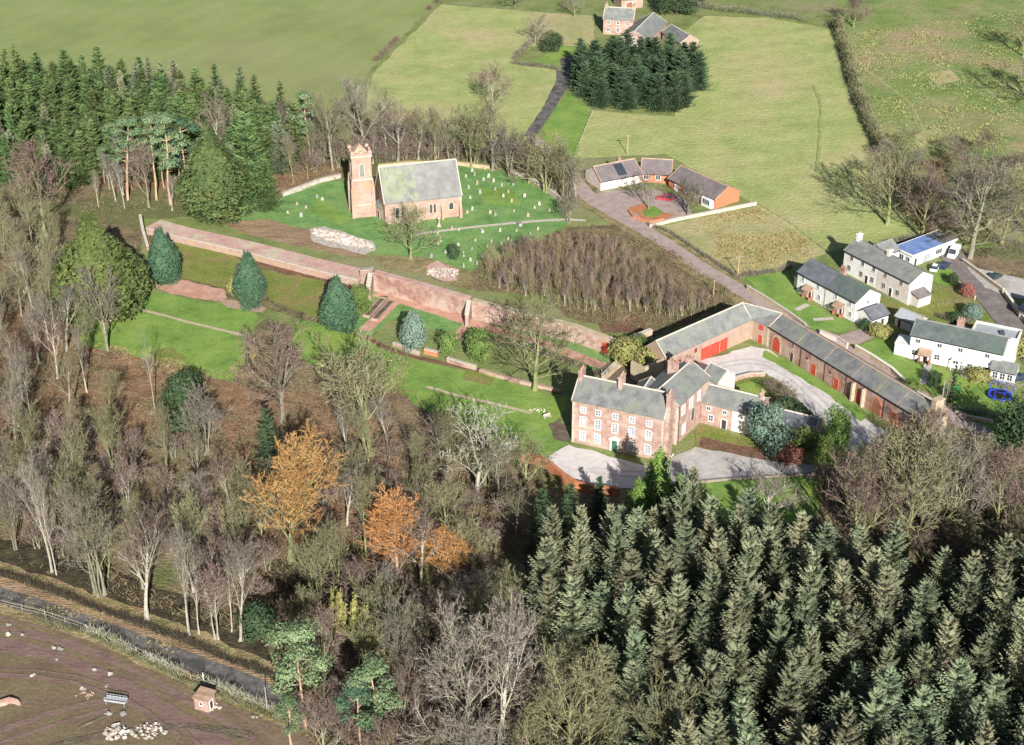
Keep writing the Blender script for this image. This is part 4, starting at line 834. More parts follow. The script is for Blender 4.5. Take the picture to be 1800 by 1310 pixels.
def blob_meshes(seed, h, w, n=3500, s=.32, trunk=.12, egg=.0, lump=.22, fill=.4, clumps=0):
    rng = random.Random(seed); tr = MB(); cr = MB()
    tr.tube((0,0,-.3), (0,0,h*.45), .05*w+.06, .03*w+.03, 6)
    for k in range(7):
        d = rvec(rng); d.z = abs(d.z)+.5; d.normalize(); tr.tube((0,0,h*(trunk+.05*k)), tuple(Vector((0,0,h*(trunk+.05*k)))+d*w*.36), .03*w, .012*w, 4)
    zc = h*(trunk + (1-trunk)/2); rz = h*(1-trunk)/2
    if clumps:
        for k in range(clumps):
            d = rvec(rng); rr = rng.uniform(.45, .82)
            leafy(cr, (d.x*w/2*rr, d.y*w/2*rr, zc+d.z*rz*rr), w*.24, w*.24, w*.19, n//clumps, s, rng, lump, fill, seed=seed+k)
    else: leafy(cr, (0,0,zc), w/2, w/2, rz, n, s, rng, lump, fill, seed=seed, egg=egg)
    return tr, cr
def pine_meshes(seed, h=18, w=9, crown=.42, n=9, flat=.34, stems=1, dens=330):
    rng = random.Random(seed); tr = MB(); cr = MB(); p = Vector((0,0,-.3)); d = UP.copy(); k = 8
    for i in range(k):
        d = (d+Vector((rng.gauss(0,.05), rng.gauss(0,.05), .25))).normalized(); q = p+d*(h*.94/k); tr.tube(p, q, .26*(1-i/k*.75), .26*(1-(i+1)/k*.75), 6); 
        p = q
        if i >= int(k*(1-crown))-1:
            for j in range(max(2, n//3)):
                a = rng.uniform(0, 6.28); o = Vector((math.cos(a), math.sin(a), rng.uniform(.1,.55))); L = w*.5*rng.uniform(.45, .9)*(1.0 if i < k-1 else .5)
                e = q+o*L; tr.tube(q, e, .08, .03, 4); leafy(cr, e, w*.20, w*.20, w*.20*flat*1.5, dens//2, .34, rng, .3, .5, .5, seed=seed+j+i)
    leafy(cr, p, w*.22, w*.22, w*.14, dens, .34, rng, .3, .5, .5, seed=seed+77)
    for j in range(5):       # dead snags on the bare bole
        z = h*rng.uniform(.2, .55); a = rng.uniform(0, 6.28); tr.tube((0,0,z), (math.cos(a)*1.2, math.sin(a)*1.2, z+.3), .04, .015, 3)
    return tr, cr
KITS = {}
def kit(name, gen, tm, cm, hh, ww):
    tr, cr = gen; me_t = tr.mesh('trunk', tm); me_c = cr.mesh('crown', cm); KITS[name] = (me_t, me_c, hh, ww)
def alt(new, old, tm, cm):      # the same growth in another bark and foliage
    a, b, hh, ww = KITS[old]; a2 = a.copy(); b2 = b.copy(); a2.materials.clear(); a2.materials.append(M(tm)); b2.materials.clear(); b2.materials.append(M(cm)); KITS[new] = (a2, b2, hh, ww)
TREES = []
def tree(k, x, y, h, w, name, label, cat='tree', group=None, rng=random, lean=None, rz=None):
    me_t, me_c, hh, ww = KITS[k]
    r = bpy.data.objects.new(name, None); C.objects.link(r); r.location = (x, y, 0)
    sx, sz = w/ww, h/hh; rz = rng.uniform(0, 6.28) if rz is None else rz
    r.rotation_euler = (rng.gauss(0, .02), rng.gauss(0, .02) + (lean or 0), rz)
    r.scale = (sx, sx, sz)
    for nm, me in (('trunk', me_t), ('crown', me_c)):
        o = bpy.data.objects.new(nm, me); C.objects.link(o); o.parent = r
    tag(r, label, cat, group); TREES.append(r); return r
def treep(k, bx, by, ty, wpx, name, label, **kw):
    p = P(bx, by); h = hgt(bx, by, ty); return tree(k, p.x, p.y, h, wpx/scale_at(bx, by), name, label, **kw)

# bare kits
kit('b_wide', bare_meshes(3, 20, 15, .22, 46, 9, kids=(7,7,6,5)), 'bark_grey', 'twig_grey', 20, 15)
kit('b_round', bare_meshes(5, 18, 13, .25, 42, 9, kids=(7,7,6,5)), 'bark_grey', 'twig_purple', 18, 13)
kit('b_tall', bare_meshes(8, 24, 8.5, .40, 28, 9, leader=.75, kids=(6,6,6,5)), 'bark_grey', 'twig_olive', 24, 8.5)
kit('b_tall2', bare_meshes(12, 22, 7.5, .34, 26, 8, leader=.78, kids=(6,6,6,5)), 'bark_pale', 'twig_grey', 22, 7.5)
kit('b_multi', bare_meshes(15, 17, 11, .20, 30, 5, stems=3, leader=.62, kids=(6,6,6,5)), 'bark_moss', 'twig_olive', 17, 11)
kit('b_multi2', bare_meshes(19, 15, 8, .25, 26, 5, stems=3, leader=.66, kids=(6,6,5,5)), 'bark_pale', 'twig_purple', 15, 8)
kit('b_fan', bare_meshes(23, 16, 12, .14, 40, 10, kids=(7,7,6,5), leader=.5), 'bark_moss', 'twig_purple', 16, 12)
kit('b_pale', bare_meshes(27, 16, 13, .18, 45, 8, kids=(6,6,6,5), leader=.5), 'bark_pale', 'twig_pale', 16, 13)
kit('b_slim', bare_meshes(31, 14, 3.6, .3, 24, 9, leader=.88, kids=(4,4,3,3)), 'bark_pale', 'twig_grey', 14, 3.6)
kit('b_sap', bare_meshes(35, 9, 2.6, .25, 20, 7, leader=.85, kids=(4,4,3,2), tw=.05), 'bark_grey', 'twig_sapling', 9, 2.6)
kit('b_sap2', bare_meshes(37, 9, 3.2, .15, 20, 4, stems=3, leader=.8, kids=(4,4,3,2), tw=.05), 'bark_moss', 'twig_sapling', 9, 3.2)
kit('b_oak', bare_meshes(41, 20, 17, .20, 52, 12, kids=(8,7,6,6), leader=.55), 'bark_grey', 'twig_grey', 20, 17)
kit('b_gold', bare_meshes(45, 18, 11, .12, 26, 15, kids=(8,7,7,6), leader=.66, tw=.085), 'bark_moss', 'twig_gold', 18, 11)
kit('b_orange', bare_meshes(47, 16, 9, .06, 20, 16, kids=(8,7,7,6), leader=.72, tw=.085), 'bark_pine', 'twig_orange', 16, 9)
alt('b_wide_p', 'b_wide', 'bark_grey', 'twig_purple'); alt('b_round_o', 'b_round', 'bark_moss', 'twig_olive'); alt('b_tall_p', 'b_tall', 'bark_pale', 'twig_purple')
alt('b_tall2_o', 'b_tall2', 'bark_moss', 'twig_olive'); alt('b_multi_g', 'b_multi', 'bark_grey', 'twig_grey'); alt('b_fan_o', 'b_fan', 'bark_moss', 'twig_olive'); alt('b_round_g', 'b_round', 'bark_pale', 'twig_grey')
alt('b_oak_o', 'b_oak', 'bark_moss', 'twig_olive')
alt('b_oak_p', 'b_oak', 'bark_pale', 'twig_purple')
kit('softcone', blob_meshes(96, 16, 8, 12000, .42, .01, egg=.86, lump=.15, fill=.4), 'bark_pine', 'needle_green', 16, 8.8)
alt('softolive', 'softcone', 'bark_pine', 'needle_olive')
alt('b_oak_w', 'b_oak', 'bark_pale', 'twig_grey')
kit('ivy', blob_meshes(98, 9, 2.2, 2200, .34, .0, egg=.3, lump=.3), 'bark_moss', 'leaf_gold', 9, 2.2)
# conifer kits
for i in range(4): kit('spruce%d' % i, cone_meshes(50+i, 20, (4.3, 4.0, 4.6, 3.8)[i], (24, 22, 26, 24)[i], 13, lift=.30, droop=.06, power=.74, blade=.46), 'bark_dark', 'needle_spruce', 20, 7.6)
for i in range(3): kit('green%d' % i, cone_meshes(60+i, 17, (2.8, 3.2, 2.5)[i], 22, 11, lift=.15, droop=.2, power=.6, blade=.42), 'bark_dark', 'needle_green', 17, 5.8)
for i in range(2): kit('dark%d' % i, cone_meshes(66+i, 12, 4.4, 20, 13, lift=.05, droop=.2, power=.55, blade=.6, z0=.03, segs=7), 'bark_dark', 'needle_dark', 12, 8.9)
kit('bluespruce', cone_meshes(70, 10, 2.6, 18, 9, droop=.3, blade=.35, z0=.02), 'bark_dark', 'needle_blue', 10, 5.4)
kit('darkcone', cone_meshes(72, 12, 2.4, 22, 9, droop=.2, blade=.35, z0=.02), 'bark_dark', 'leaf_dark', 12, 5)
kit('oldconifer', cone_meshes(74, 18, 6.2, 26, 12, droop=.1, lift=.3, blade=.5, z0=.01, power=.5, segs=7), 'bark_pine', 'needle_olive', 18, 12.6)
kit('greencone', cone_meshes(76, 16, 5.4, 26, 12, droop=.2, lift=.2, blade=.5, z0=.01, power=.6, segs=7), 'bark_pine', 'needle_green', 16, 11)
kit('lime', blob_meshes(80, 12, 5, 5200, .34, .02, egg=.55, lump=.2), 'bark_dark', 'needle_lime', 12, 5)
kit('yew', blob_meshes(82, 13, 5.6, 9000, .34, .01, egg=.62, lump=.15, fill=.26), 'bark_dark', 'needle_yew', 13, 6.4)
kit('bush', blob_meshes(84, 4, 4.6, 2600, .28, .04, lump=.22), 'bark_dark', 'leaf_mid', 4, 4.6)
alt('bush_dark', 'bush', 'bark_dark', 'leaf_dark'); alt('bush_gold', 'bush', 'bark_dark', 'leaf_gold'); alt('bush_red', 'bush', 'bark_dark', 'leaf_red')
kit('evergreen', blob_meshes(86, 11, 11, 7000, .42, .05, lump=.25, clumps=16), 'bark_dark', 'leaf_dark', 11, 11)
alt('evergreen_mid', 'evergreen', 'bark_dark', 'leaf_mid')
kit('bluegrey', blob_meshes(88, 7, 5, 4200, .30, .02, egg=.3, lump=.12), 'bark_dark', 'leaf_bluegrey', 7, 5)
kit('bluetree', blob_meshes(89, 9, 8, 5600, .38, .03, lump=.25, clumps=12), 'bark_dark', 'needle_blue', 9, 8)
kit('scots0', pine_meshes(90, 18, 9, dens=460), 'bark_pine', 'needle_pine', 18, 9)
kit('scots1', pine_meshes(92, 18, 6.5, crown=.4), 'bark_pine', 'needle_pine', 18, 6.5)
kit('scots2', pine_meshes(94, 18, 7.5, crown=.5), 'bark_pine', 'needle_yew', 18, 7.5)
# ------------------------------------------------------------------ trees one can point at
NT = [
 ('b_fan', 80,415,232,165, 'bare_tree', 'broad round bare tree with purplish twigs at the left edge'),
 ('softolive', 184,568,378,158, 'conifer', 'very large olive green conifer left of the three blue-green yews'),
 ('yew', 293,500,402,58, 'yew_tree', 'leftmost of the three blue-green cone shaped yews on the terraces'),
 ('yew', 443,542,443,58, 'yew_tree', 'middle one of the three blue-green cone shaped yews on the terraces'),
 ('yew', 598,582,486,66, 'yew_tree', 'rightmost of the three blue-green cone shaped yews on the terraces'),
 ('evergreen_mid', 630,560,500,44, 'shrub', 'green shrub just right of the rightmost blue-green yew'),
 ('bluegrey', 727,616,548,44, 'shrub', 'blue-grey rounded shrub in the walled garden lawn'),
 ('bush', 788,622,582,36, 'shrub', 'small olive shrub right of the blue-grey shrub'),
 ('bush', 842,634,578,44, 'shrub', 'olive shrub under the big bare garden tree'),
 ('b_sap2', 885,562,530,60, 'shrub', 'reddish wall shrub trained on the garden wall'),
 ('b_oak_o', 940,686,528,185, 'bare_tree', 'large spreading bare tree with mossy limbs in the walled garden'),
 ('b_wide_p', 497,745,540,185, 'bare_tree', 'big bare tree with pale trunk overlapping the terrace lawns'),
 ('b_round_o', 652,800,590,190, 'bare_tree', 'rounded bare tree left of the upper hall lawn'),
 ('b_pale', 840,880,722,165, 'bare_tree', 'bare tree with pale grey branches below the hall lawn'),
 ('b_wide', 190,620,472,125, 'bare_tree', 'spreading bare tree at the left end of the bright terrace lawn'),
 ('b_slim', 272,722,570,30, 'bare_tree', 'slim pale birch standing on the edge of the terrace lawn'),
 ('darkcone', 475,825,716,62, 'conifer', 'dark green conifer among bare trees, left of the orange willow'),
 ('evergreen', 322,758,662,92, 'evergreen_tree', 'dark evergreen bush below the bright terrace lawn'),
 ('b_gold', 512,985,768,165, 'willow_tree', 'tall golden orange willow, left of the two orange ones'),
 ('b_orange', 697,1020,862,118, 'willow_tree', 'bright orange bare willow in the middle of the lower wood'),
 ('b_orange', 778,1030,926,108, 'willow_tree', 'smallest orange bare willow, right of the brighter one'),
 ('scots0', 538,1285,1104,112, 'pine_tree', 'blue-green pine with rounded crown beside the road'),
 ('scots1', 663,1320,1142,86, 'pine_tree', 'thin pine with orange trunk right of the roadside pine'),
 ('scots2', 638,1345,1205,80, 'pine_tree', 'low thin pine at the bottom edge'),
 ('scots1', 512,1310,1215,56, 'pine_tree', 'small pine left of the roadside pine, lowest by the road'),
 ('b_multi_g', 702,1200,1038,110, 'bare_tree', 'mossy forked bare tree above the bottom pines'),
 ('b_oak', 822,1340,1055,250, 'bare_tree', 'largest bare tree at the bottom centre'),
 ('b_tall2', 878,1350,1062,165, 'bare_tree', 'bare tree with white trunk at the bottom centre'),
 ('b_oak_o', 1000,1370,1130,220, 'bare_tree', 'olive bare tree in front of the plantation edge'),
 ('b_round_o', 1160,1420,1205,200, 'bare_tree', 'olive twiggy bare tree at the bottom edge below the plantation'),
 ('b_tall2', 92,1006,800,70, 'bare_tree', 'white stemmed leaning bare tree above the road, leftmost'),
 ('b_slim', 99,1010,850,44, 'bare_tree', 'thin white stemmed bare tree beside the leftmost roadside tree'),
 ('b_multi_g', 172,1048,840,120, 'bare_tree', 'double white stemmed bare tree above the road'),
 ('b_tall', 184,1046,860,88, 'bare_tree', 'bare tree directly beside the double stemmed one'),
 ('b_tall_p', 258,1090,890,120, 'bare_tree', 'bare tree with thick white trunk above the road'),
 ('b_tall2', 333,1118,930,80, 'bare_tree', 'first of the thin white trunked trees by the road bend'),
 ('b_slim', 350,1116,960,50, 'bare_tree', 'second of the thin white trunked trees by the road bend'),
 ('b_multi2', 382,1124,960,80, 'bare_tree', 'third of the thin white trunked trees by the road bend'),
 ('b_slim', 408,1110,950,46, 'bare_tree', 'fourth of the thin white trunked trees by the road bend'),
 ('b_tall2', 424,1126,940,90, 'bare_tree', 'curved white trunked tree beside the green bush'),
 ('bush_dark', 455,1120,1062,66, 'shrub', 'dark green bush beside the white trunked trees by the road'),
 ('b_fan', 1500,990,755,180, 'bare_tree', 'big bare tree right of the drive end, leftmost of the three'),
 ('b_oak_o', 1590,985,742,215, 'bare_tree', 'big mossy bare tree below the stable chimney'),
 ('b_oak', 1670,960,745,180, 'bare_tree', 'big bare tree right of the stable chimney'),
 ('b_fan', 1750,950,772,170, 'bare_tree', 'purplish bare tree at the right edge below the cottages'),
 ('lime', 1152,915,792,56, 'conifer', 'bright green narrow conifer in front of the hall'),
 ('lime', 1192,915,838,50, 'conifer', 'shorter bright green conifer right of the tall one before the hall'),
 ('lime', 1120,935,845,50, 'conifer', 'green conifer left of the tall one before the hall'),
 ('bluetree', 1352,795,706,78, 'evergreen_tree', 'blue-green tree in front of the hall outhouse'),
 ('evergreen_mid', 1462,815,712,56, 'evergreen_tree', 'yellow-green tree beside the courtyard exit'),
 ('evergreen_mid', 1448,840,770,44, 'shrub', 'lower green bush beside the courtyard exit'),
 ('bush_red', 1388,812,785,44, 'shrub', 'reddish shrubs on the bank below the blue-green tree'),
 ('bush_gold', 1100,640,596,60, 'shrub', 'yellow ivy clad shrub on the wall behind the hall'),
 ('bush_gold', 1136,652,612,50, 'shrub', 'golden shrub nearest the stone lean-to'),
 ('bush', 1120,628,592,50, 'shrub', 'green shrub behind the golden one on the wall'),
 ('b_sap2', 1062,668,628,46, 'shrub', 'brown twiggy shrub at the back corner of the hall'),
 ('b_round_g', 1350,915,838,110, 'bare_tree', 'pale green bare tree on the lawn below the drive'),
 ('evergreen', 968,92,56,42, 'evergreen_tree', 'dark round evergreen on the farmhouse lawn'),
 ('b_wide', 940,78,24,60, 'bare_tree', 'bare tree beside the farmhouse lawn'),
 ('b_round', 868,202,108,66, 'bare_tree', 'small purple bare tree standing alone in the bright field'),
 ('b_multi', 830,292,172,100, 'bare_tree', 'dark bare tree right of the church roof'),
 ('b_tall', 866,300,150,72, 'bare_tree', 'tall bare tree between church and lane'),
 ('b_multi_g', 895,308,215,70, 'bare_tree', 'bare tree in the hedge above the churchyard'),
 ('b_multi', 960,338,225,95, 'bare_tree', 'spreading bare tree beside the lane above the churchyard'),
 ('b_fan_o', 990,352,250,90, 'bare_tree', 'olive bare tree at the churchyard corner by the lane'),
 ('b_fan', 930,322,235,80, 'bare_tree', 'brown bare tree behind the churchyard wall'),
 ('b_multi_g', 1000,392,330,50, 'bare_tree', 'small bare tree at the churchyard gate'),
 ('b_wide', 640,275,120,120, 'bare_tree', 'tallest bare tree directly behind the church tower'),
 ('b_tall', 585,300,150,76, 'bare_tree', 'bare tree left of the church tower'),
 ('b_tall_p', 700,285,175,80, 'bare_tree', 'bare tree behind the church roof, left one'),
 ('b_tall', 735,282,185,70, 'bare_tree', 'bare tree behind the church roof, middle one'),
 ('b_tall2_o', 765,284,195,60, 'bare_tree', 'bare tree behind the church roof, right one'),
 ('b_fan_o', 722,455,352,108, 'bare_tree', 'mossy bare tree in front of the church'),
 ('b_multi_g', 364,800,672,80, 'bare_tree', 'pale stemmed bare tree just right of the dark evergreen bush'),
 ('ivy', 604,1140,1045,24, 'bare_tree', 'ivy clad yellow-green trunk in the dark hollow, leftmost'),
 ('ivy', 626,1160,1060,26, 'bare_tree', 'ivy clad yellow-green trunk in the dark hollow, second from left'),
 ('ivy', 648,1150,1070,22, 'bare_tree', 'ivy clad yellow-green trunk in the dark hollow, third from left'),
 ('ivy', 590,1110,1040,18, 'bare_tree', 'thin ivy clad trunk at the back of the dark hollow'),
 ('b_multi', 560,1060,930,90, 'bare_tree', 'mossy many stemmed bare tree above the dark hollow'),
 ('bush_gold', 415,520,488,30, 'shrub', 'lime yellow shrub left of the middle blue-green yew'),
 ('bush_dark', 798,456,428,20, 'shrub', 'small dark yew bush among the gravestones'),
 ('softcone', 380,388,225,120, 'conifer', 'big green conifer left of the churchyard'),
 ('green1', 440,375,195,84, 'conifer', 'tall narrow green conifer left of the churchyard'),
 ('green0', 473,372,280,54, 'conifer', 'dark pointed conifer at the churchyard edge'),
 ('scots1', 225,352,205,60, 'pine_tree', 'blue-green pine left of the terrace wall'),
 ('scots1', 300,360,190,60, 'pine_tree', 'tall blue-green pine with bare pink trunk above the wall'),
 ('scots1', 275,352,200,52, 'pine_tree', 'blue-green pine between two bare trunked pines'),
 ('scots2', 328,345,205,60, 'pine_tree', 'pine right of the tall bare trunked one'),
 ('scots1', 545,290,160,48, 'pine_tree', 'blue-green conifer among bare trees left of the church'),
 ('b_round', 262,365,240,70, 'bare_tree', 'small bare tree with red-brown twigs among the pines'),
 ('b_tall_p', 385,300,150,80, 'bare_tree', 'purple bare tree among the conifers'),
 ('b_wide', 1140,368,300,74, 'bare_tree', 'bare tree on the round lawn before the lane bungalow'),
 ('b_multi_g', 1210,378,312,70, 'bare_tree', 'bare tree before the east wing of the lane bungalow'),
 ('b_oak_o', 1560,395,255,150, 'bare_tree', 'big spreading bare tree at the corner of the bright field'),
 ('b_fan', 1620,420,285,140, 'bare_tree', 'dark brown bare tree between the fields, right of the spreading one'),
 ('b_oak', 1705,455,262,190, 'bare_tree', 'huge pale bare tree above the parked cars'),
 ('b_round_o', 1760,430,275,150, 'bare_tree', 'bare tree at the right edge above the lane'),
 ('evergreen', 1785,805,700,110, 'evergreen_tree', 'large evergreen at the right edge below the swing'),
 ('b_wide', 1830,190,60,150, 'bare_tree', 'bare tree on the right edge of the rough field'),
 ('b_round_o', 1800,100,25,90, 'bare_tree', 'dark bare tree near the top right corner'),
 ('darkcone', 1668,705,640,26, 'conifer', 'narrow conifer standing in for a dark shadow strip on the long white cottage lawn'),  # conifer added in place of a dark strip of shadow on the lawn
 ('bush_dark', 1640,680,652,26, 'shrub', 'dark shrub on the lawn beside the garden path'),
 ('bush', 1600,692,668,34, 'shrub', 'green shrub along the cottage garden wall'),
 ('bush_dark', 1520,580,562,22, 'shrub', 'dark shrub beside the annex of the porched cottages'),
 ('bush_gold', 1545,592,570,40, 'shrub', 'yellowish shrub below the annex of the porched cottages'),
 ('bush_gold', 1718,668,648,44, 'shrub', 'flowering shrub before the veranda'),
 ('bush_dark', 1674,500,480,20, 'shrub', 'dark green bush below the parked cars'),
 ('bush_red', 1700,522,498,26, 'shrub', 'dark red bush beside the lane by the cottages'),
 ('bluegrey', 1708,560,534,36, 'shrub', 'silver grey shrub on the back lawn of the long cottage'),
 ('bush_dark', 1682,566,550,30, 'shrub', 'low green bush beside the silver grey shrub'),
 ('bush_gold', 1798,628,590,50, 'shrub', 'orange-yellow shrub at the right edge'),
 ('b_sap', 1660,716,660,26, 'bare_tree', 'small pale bare tree at the garden corner'),
 ('bush_dark', 1380,740,700,50, 'shrub', 'dark shrub in the courtyard lawn'),
 ('b_multi2', 1385,722,672,52, 'shrub', 'brown twiggy shrub on the courtyard edge'),
 ('bush_dark', 1405,755,715,50, 'shrub', 'dark green bush in the shade of the courtyard'),
 ('b_multi2', 1362,700,658,44, 'shrub', 'brown bush nearest the grass of the courtyard'),
 ('bush', 1415,790,752,46, 'shrub', 'green bush at the lower end of the courtyard'),
 ('b_multi2', 1180,640,612,30, 'shrub', 'leafless shrub at the stable wall'),
 ('darkcone', 1052,905,838,46, 'conifer', 'dark conifer below the curved terracotta wall'),
 ('darkcone', 1000,950,850,60, 'conifer', 'dark conifer left of the plantation, under the curved wall'),
 ('darkcone', 955,960,860,66, 'conifer', 'dark conifer nearest the pale bare tree'),
 ('evergreen', 1190,25,-20,80, 'evergreen_tree', 'dark evergreens right of the topmost farmhouse'),
 ('b_fan', 1500,48,-8,90, 'bare_tree', 'brown bare thicket tree at the top field corner'),
 ('b_wide', 1010,30,-15,50, 'bare_tree', 'bare tree at the top edge left of the farmhouse'),
 ('b_round_o', 905,12,-25,70, 'bare_tree', 'bare tree at the top edge above the bright field'),
]
rng = random.Random(11)
NAMED = []
for k, bx, by, ty, w, nm, lab in NT:
    o = treep(k, bx, by, ty, w, nm, lab, cat={'bare_tree':'bare tree', 'conifer':'conifer', 'shrub':'shrub', 'yew_tree':'yew', 'pine_tree':'pine', 'willow_tree':'willow', 'evergreen_tree':'evergreen tree'}[nm], rng=rng)
    NAMED.append((o.location.x, o.location.y, bx, by))

# ------------------------------------------------------------------ woods filled tree by tree
def inside(p, poly):
    x, y = p; c = False; n = len(poly)
    for i in range(n):
        x1, y1 = poly[i]; x2, y2 = poly[(i+1) % n]
        if (y1 > y) != (y2 > y) and x < (x2-x1)*(y-y1)/(y2-y1)+x1: c = not c
    return c
def scatter(poly_px, spacing, cap, seed, avoid=3.0, extra=()):
    rng = random.Random(seed); W_ = [tuple(P(*q).xy) for q in poly_px]; xs = [q[0] for q in W_]; ys = [q[1] for q in W_]
    pts = []; cell = {}
    tries = 0
    while tries < 60000 and len(pts) < cap:
        tries += 1; x = rng.uniform(min(xs), max(xs)); y = rng.uniform(min(ys), max(ys))
        if not inside((x, y), W_): continue
        px, py = proj((x, y, 0))
        if px < -120 or px > 1920: continue
        k = (int(x/spacing), int(y/spacing)); ok = True
        for i in (-1,0,1):
            for j in (-1,0,1):
                for q in cell.get((k[0]+i, k[1]+j), ()):
                    if (q[0]-x)**2+(q[1]-y)**2 < spacing**2: ok = False
        if ok and any((q[0]-x)**2+(q[1]-y)**2 < avoid**2 for q in NAMED): ok = False
        if ok: pts.append((x, y)); cell.setdefault(k, []).append((x, y))
    return pts, rng
SIZE = lambda v, a, b: 'small' if v < a else ('tall' if v > b else 'medium')
def hue_of(k):
    cm = KITS[k][1].materials[0].name
    return {'twig_purple':'purplish', 'twig_olive':'olive', 'twig_grey':'grey', 'twig_pale':'pale', 'twig_sapling':'brown'}.get(cm, 'grey')
LM = [('large olive conifer', 182, 565), ('rounded bare tree by the lawn', 652, 800), ('golden willow', 512, 985), ('bright orange willow', 697, 1020), ('dark round evergreen bush', 325, 770), ('thick white trunk by the road', 258, 1090), ('pale branched tree', 840, 880), ('church tower', 630, 382), ('church roof', 740, 360), ('roadside pine', 538, 1285), ('slim birch', 272, 722), ('stable chimney', 1640, 745), ('hall drive', 1300, 830), ('bottom white trunked tree', 878, 1350), ('leftmost roadside tree', 92, 1006), ('terraced lawns', 330, 600), ('mossy forked tree', 702, 1200), ('parked cars', 1670, 465), ('bright field corner', 1560, 290), ('lane bungalow', 1180, 350), ('walled garden', 900, 560), ('farmhouse', 1110, 60), ('purple edge tree', 80, 415), ('green bush by the road', 455, 1120)]
def where(px, py):
    best = min(LM, key=lambda q: (q[1]-px)**2 + ((q[2]-py)*1.6)**2); dx, dy = px-best[1], py-best[2]
    side_ = ('right of' if dx > 0 else 'left of') if abs(dx) > abs(dy)*1.2 else ('below' if dy > 0 else 'above')
    return f"{side_} the {best[0]}"
GLADES = [[(560,600),(700,640),(790,710),(810,790),(720,810),(640,760),(540,690)], [(470,985),(550,975),(575,1010),(600,1090),(520,1120),(470,1080)], [(150,600),(300,640),(460,660),(560,690),(620,760),(600,800),(430,790),(380,830),(200,770)], [(330,800),(470,830),(480,900),(420,900)]]
def zone(px, py, xr, yr):
    i = min(6, int(7*(px-xr[0])/(xr[1]-xr[0]+1))); j = min(6, int(7*(py-yr[0])/(yr[1]-yr[0]+1)))
    return ['back row', 'second row', 'third row', 'middle row', 'fifth row', 'sixth row', 'front row'][j] + ' ' + ['leftmost part', 'left part', 'left-centre', 'centre', 'right-centre', 'right part', 'rightmost part'][i]
def wood(poly, kinds, spacing, cap, seed, hr, wr, place, group, name='bare_tree', what='bare tree with {} twigs', cat='bare tree', avoid=3.0, hh=(12, 17), uniq=True):
    pts, rng = scatter(poly, spacing, cap, seed, avoid)
    pts = [q for q in pts if not any(inside(proj((q[0], q[1], 0)), G) for G in GLADES)]
    pr_ = [proj((x, y, 0)) for x, y in pts]; xr = (min(q[0] for q in pr_), max(q[0] for q in pr_)); yr = (min(q[1] for q in pr_), max(q[1] for q in pr_))
    for x, y in pts:
        k = rng.choice(kinds); h = rng.uniform(*hr); w = rng.uniform(*wr); px, py = proj((x, y, 0))
        if name == 'sapling': h *= max(.55, min(1, .5+(py-(425+max(0, px-1050)*.57))/70))
        if uniq: lab = f"{SIZE(h, *hh)} {what.format(hue_of(k))}, {where(px, py)}"
        else: lab = f"{what.format(hue_of(k))} {place}, {zone(px, py, xr, yr)}"
        if k.startswith('scots') and name == 'bare_tree': nm, lab, ct = 'pine_tree', lab.replace('thin tree with grey twigs', 'thin pine'), 'pine'
        else: nm, ct = name, cat
        tree(k, x, y, h, w, nm, lab, ct, group, rng)
        NAMED.append((x, y, px, py))
    return len(pts)
BK = ['b_tall','b_tall2','b_multi','b_multi2','b_fan_o','b_round_o','b_tall','b_tall_p','b_tall2_o','b_multi_g','b_round_g','b_tall2_o']
n1 = wood([(-110,560),(60,545),(160,610),(260,650),(395,690),(430,760),(430,900),(470,960),(470,1080),(300,1060),(120,1000),(-110,930)], BK, 6.8, 66, 101, (11, 19), (5.5, 9), 'in the lower left wood', 'bare trees in the wood left of the hall')
wood([(-110,440),(60,430),(120,480),(150,560),(40,600),(-110,600)], ['b_tall','b_tall2_o','b_tall2','b_multi'], 6.0, 14, 103, (15, 22), (6, 8.5), 'at the left edge', 'bare trees in the wood left of the hall')
wood([(430,700),(570,640),(690,650),(760,740),(800,820),(950,860),(930,930),(880,1010),(800,1060),(640,1080),(500,1040),(430,900)], BK, 6.5, 46, 105, (10, 18), (6.5, 10.5), 'in the middle wood', 'bare trees in the wood below the lawns')
wood([(480,1100),(640,1090),(800,1070),(900,1100),(960,1180),(1080,1290),(1240,1400),(1200,1480),(700,1480),(560,1380),(590,1250)], ['b_multi','b_fan','b_round','b_round_o','b_fan_o','b_multi_g','b_wide_p'], 7.0, 36, 107, (10, 16), (8, 12), 'in the bottom wood', 'bare trees in the wood at the bottom')
wood([(1440,850),(1560,820),(1660,790),(1790,860),(1920,900),(1920,1040),(1700,1010),(1500,985)], ['b_fan','b_round_o','b_multi','b_fan_o','b_round'], 7.5, 21, 109, (8, 13), (8, 12), 'below the stable range', 'bare trees right of the drive')
wood([(1500,270),(1600,260),(1900,300),(1900,430),(1700,440),(1600,400),(1540,340)], ['b_fan','b_round','b_fan_o','b_round_o','b_oak'], 8.5, 22, 111, (5.5, 10), (7, 11), 'in the upper right scrub', 'bare trees between the right fields')
wood([(480,225),(620,215),(700,240),(800,270),(960,310),(1030,350),(1010,362),(900,292),(810,284),(690,284),(560,308),(500,330)], ['b_tall','b_tall2','b_multi','b_tall_p','b_tall2_o','b_fan'], 4.6, 50, 113, (9, 15), (4.5, 7.5), 'behind the churchyard', 'bare trees behind the churchyard')
wood([(180,300),(340,305),(420,330),(410,372),(260,372),(150,372)], ['b_tall2','b_tall_p','scots1','b_slim'], 4.2, 22, 115, (10, 15), (3.5, 5.5), 'above the terrace wall', 'thin trees above the terrace wall', what='thin tree with {} twigs')
wood([(-110,330),(40,370),(60,480),(-110,520)], ['b_fan','b_multi','b_round'], 7, 8, 117, (9, 14), (8, 11), 'at the left edge', 'bare trees in the wood left of the hall')
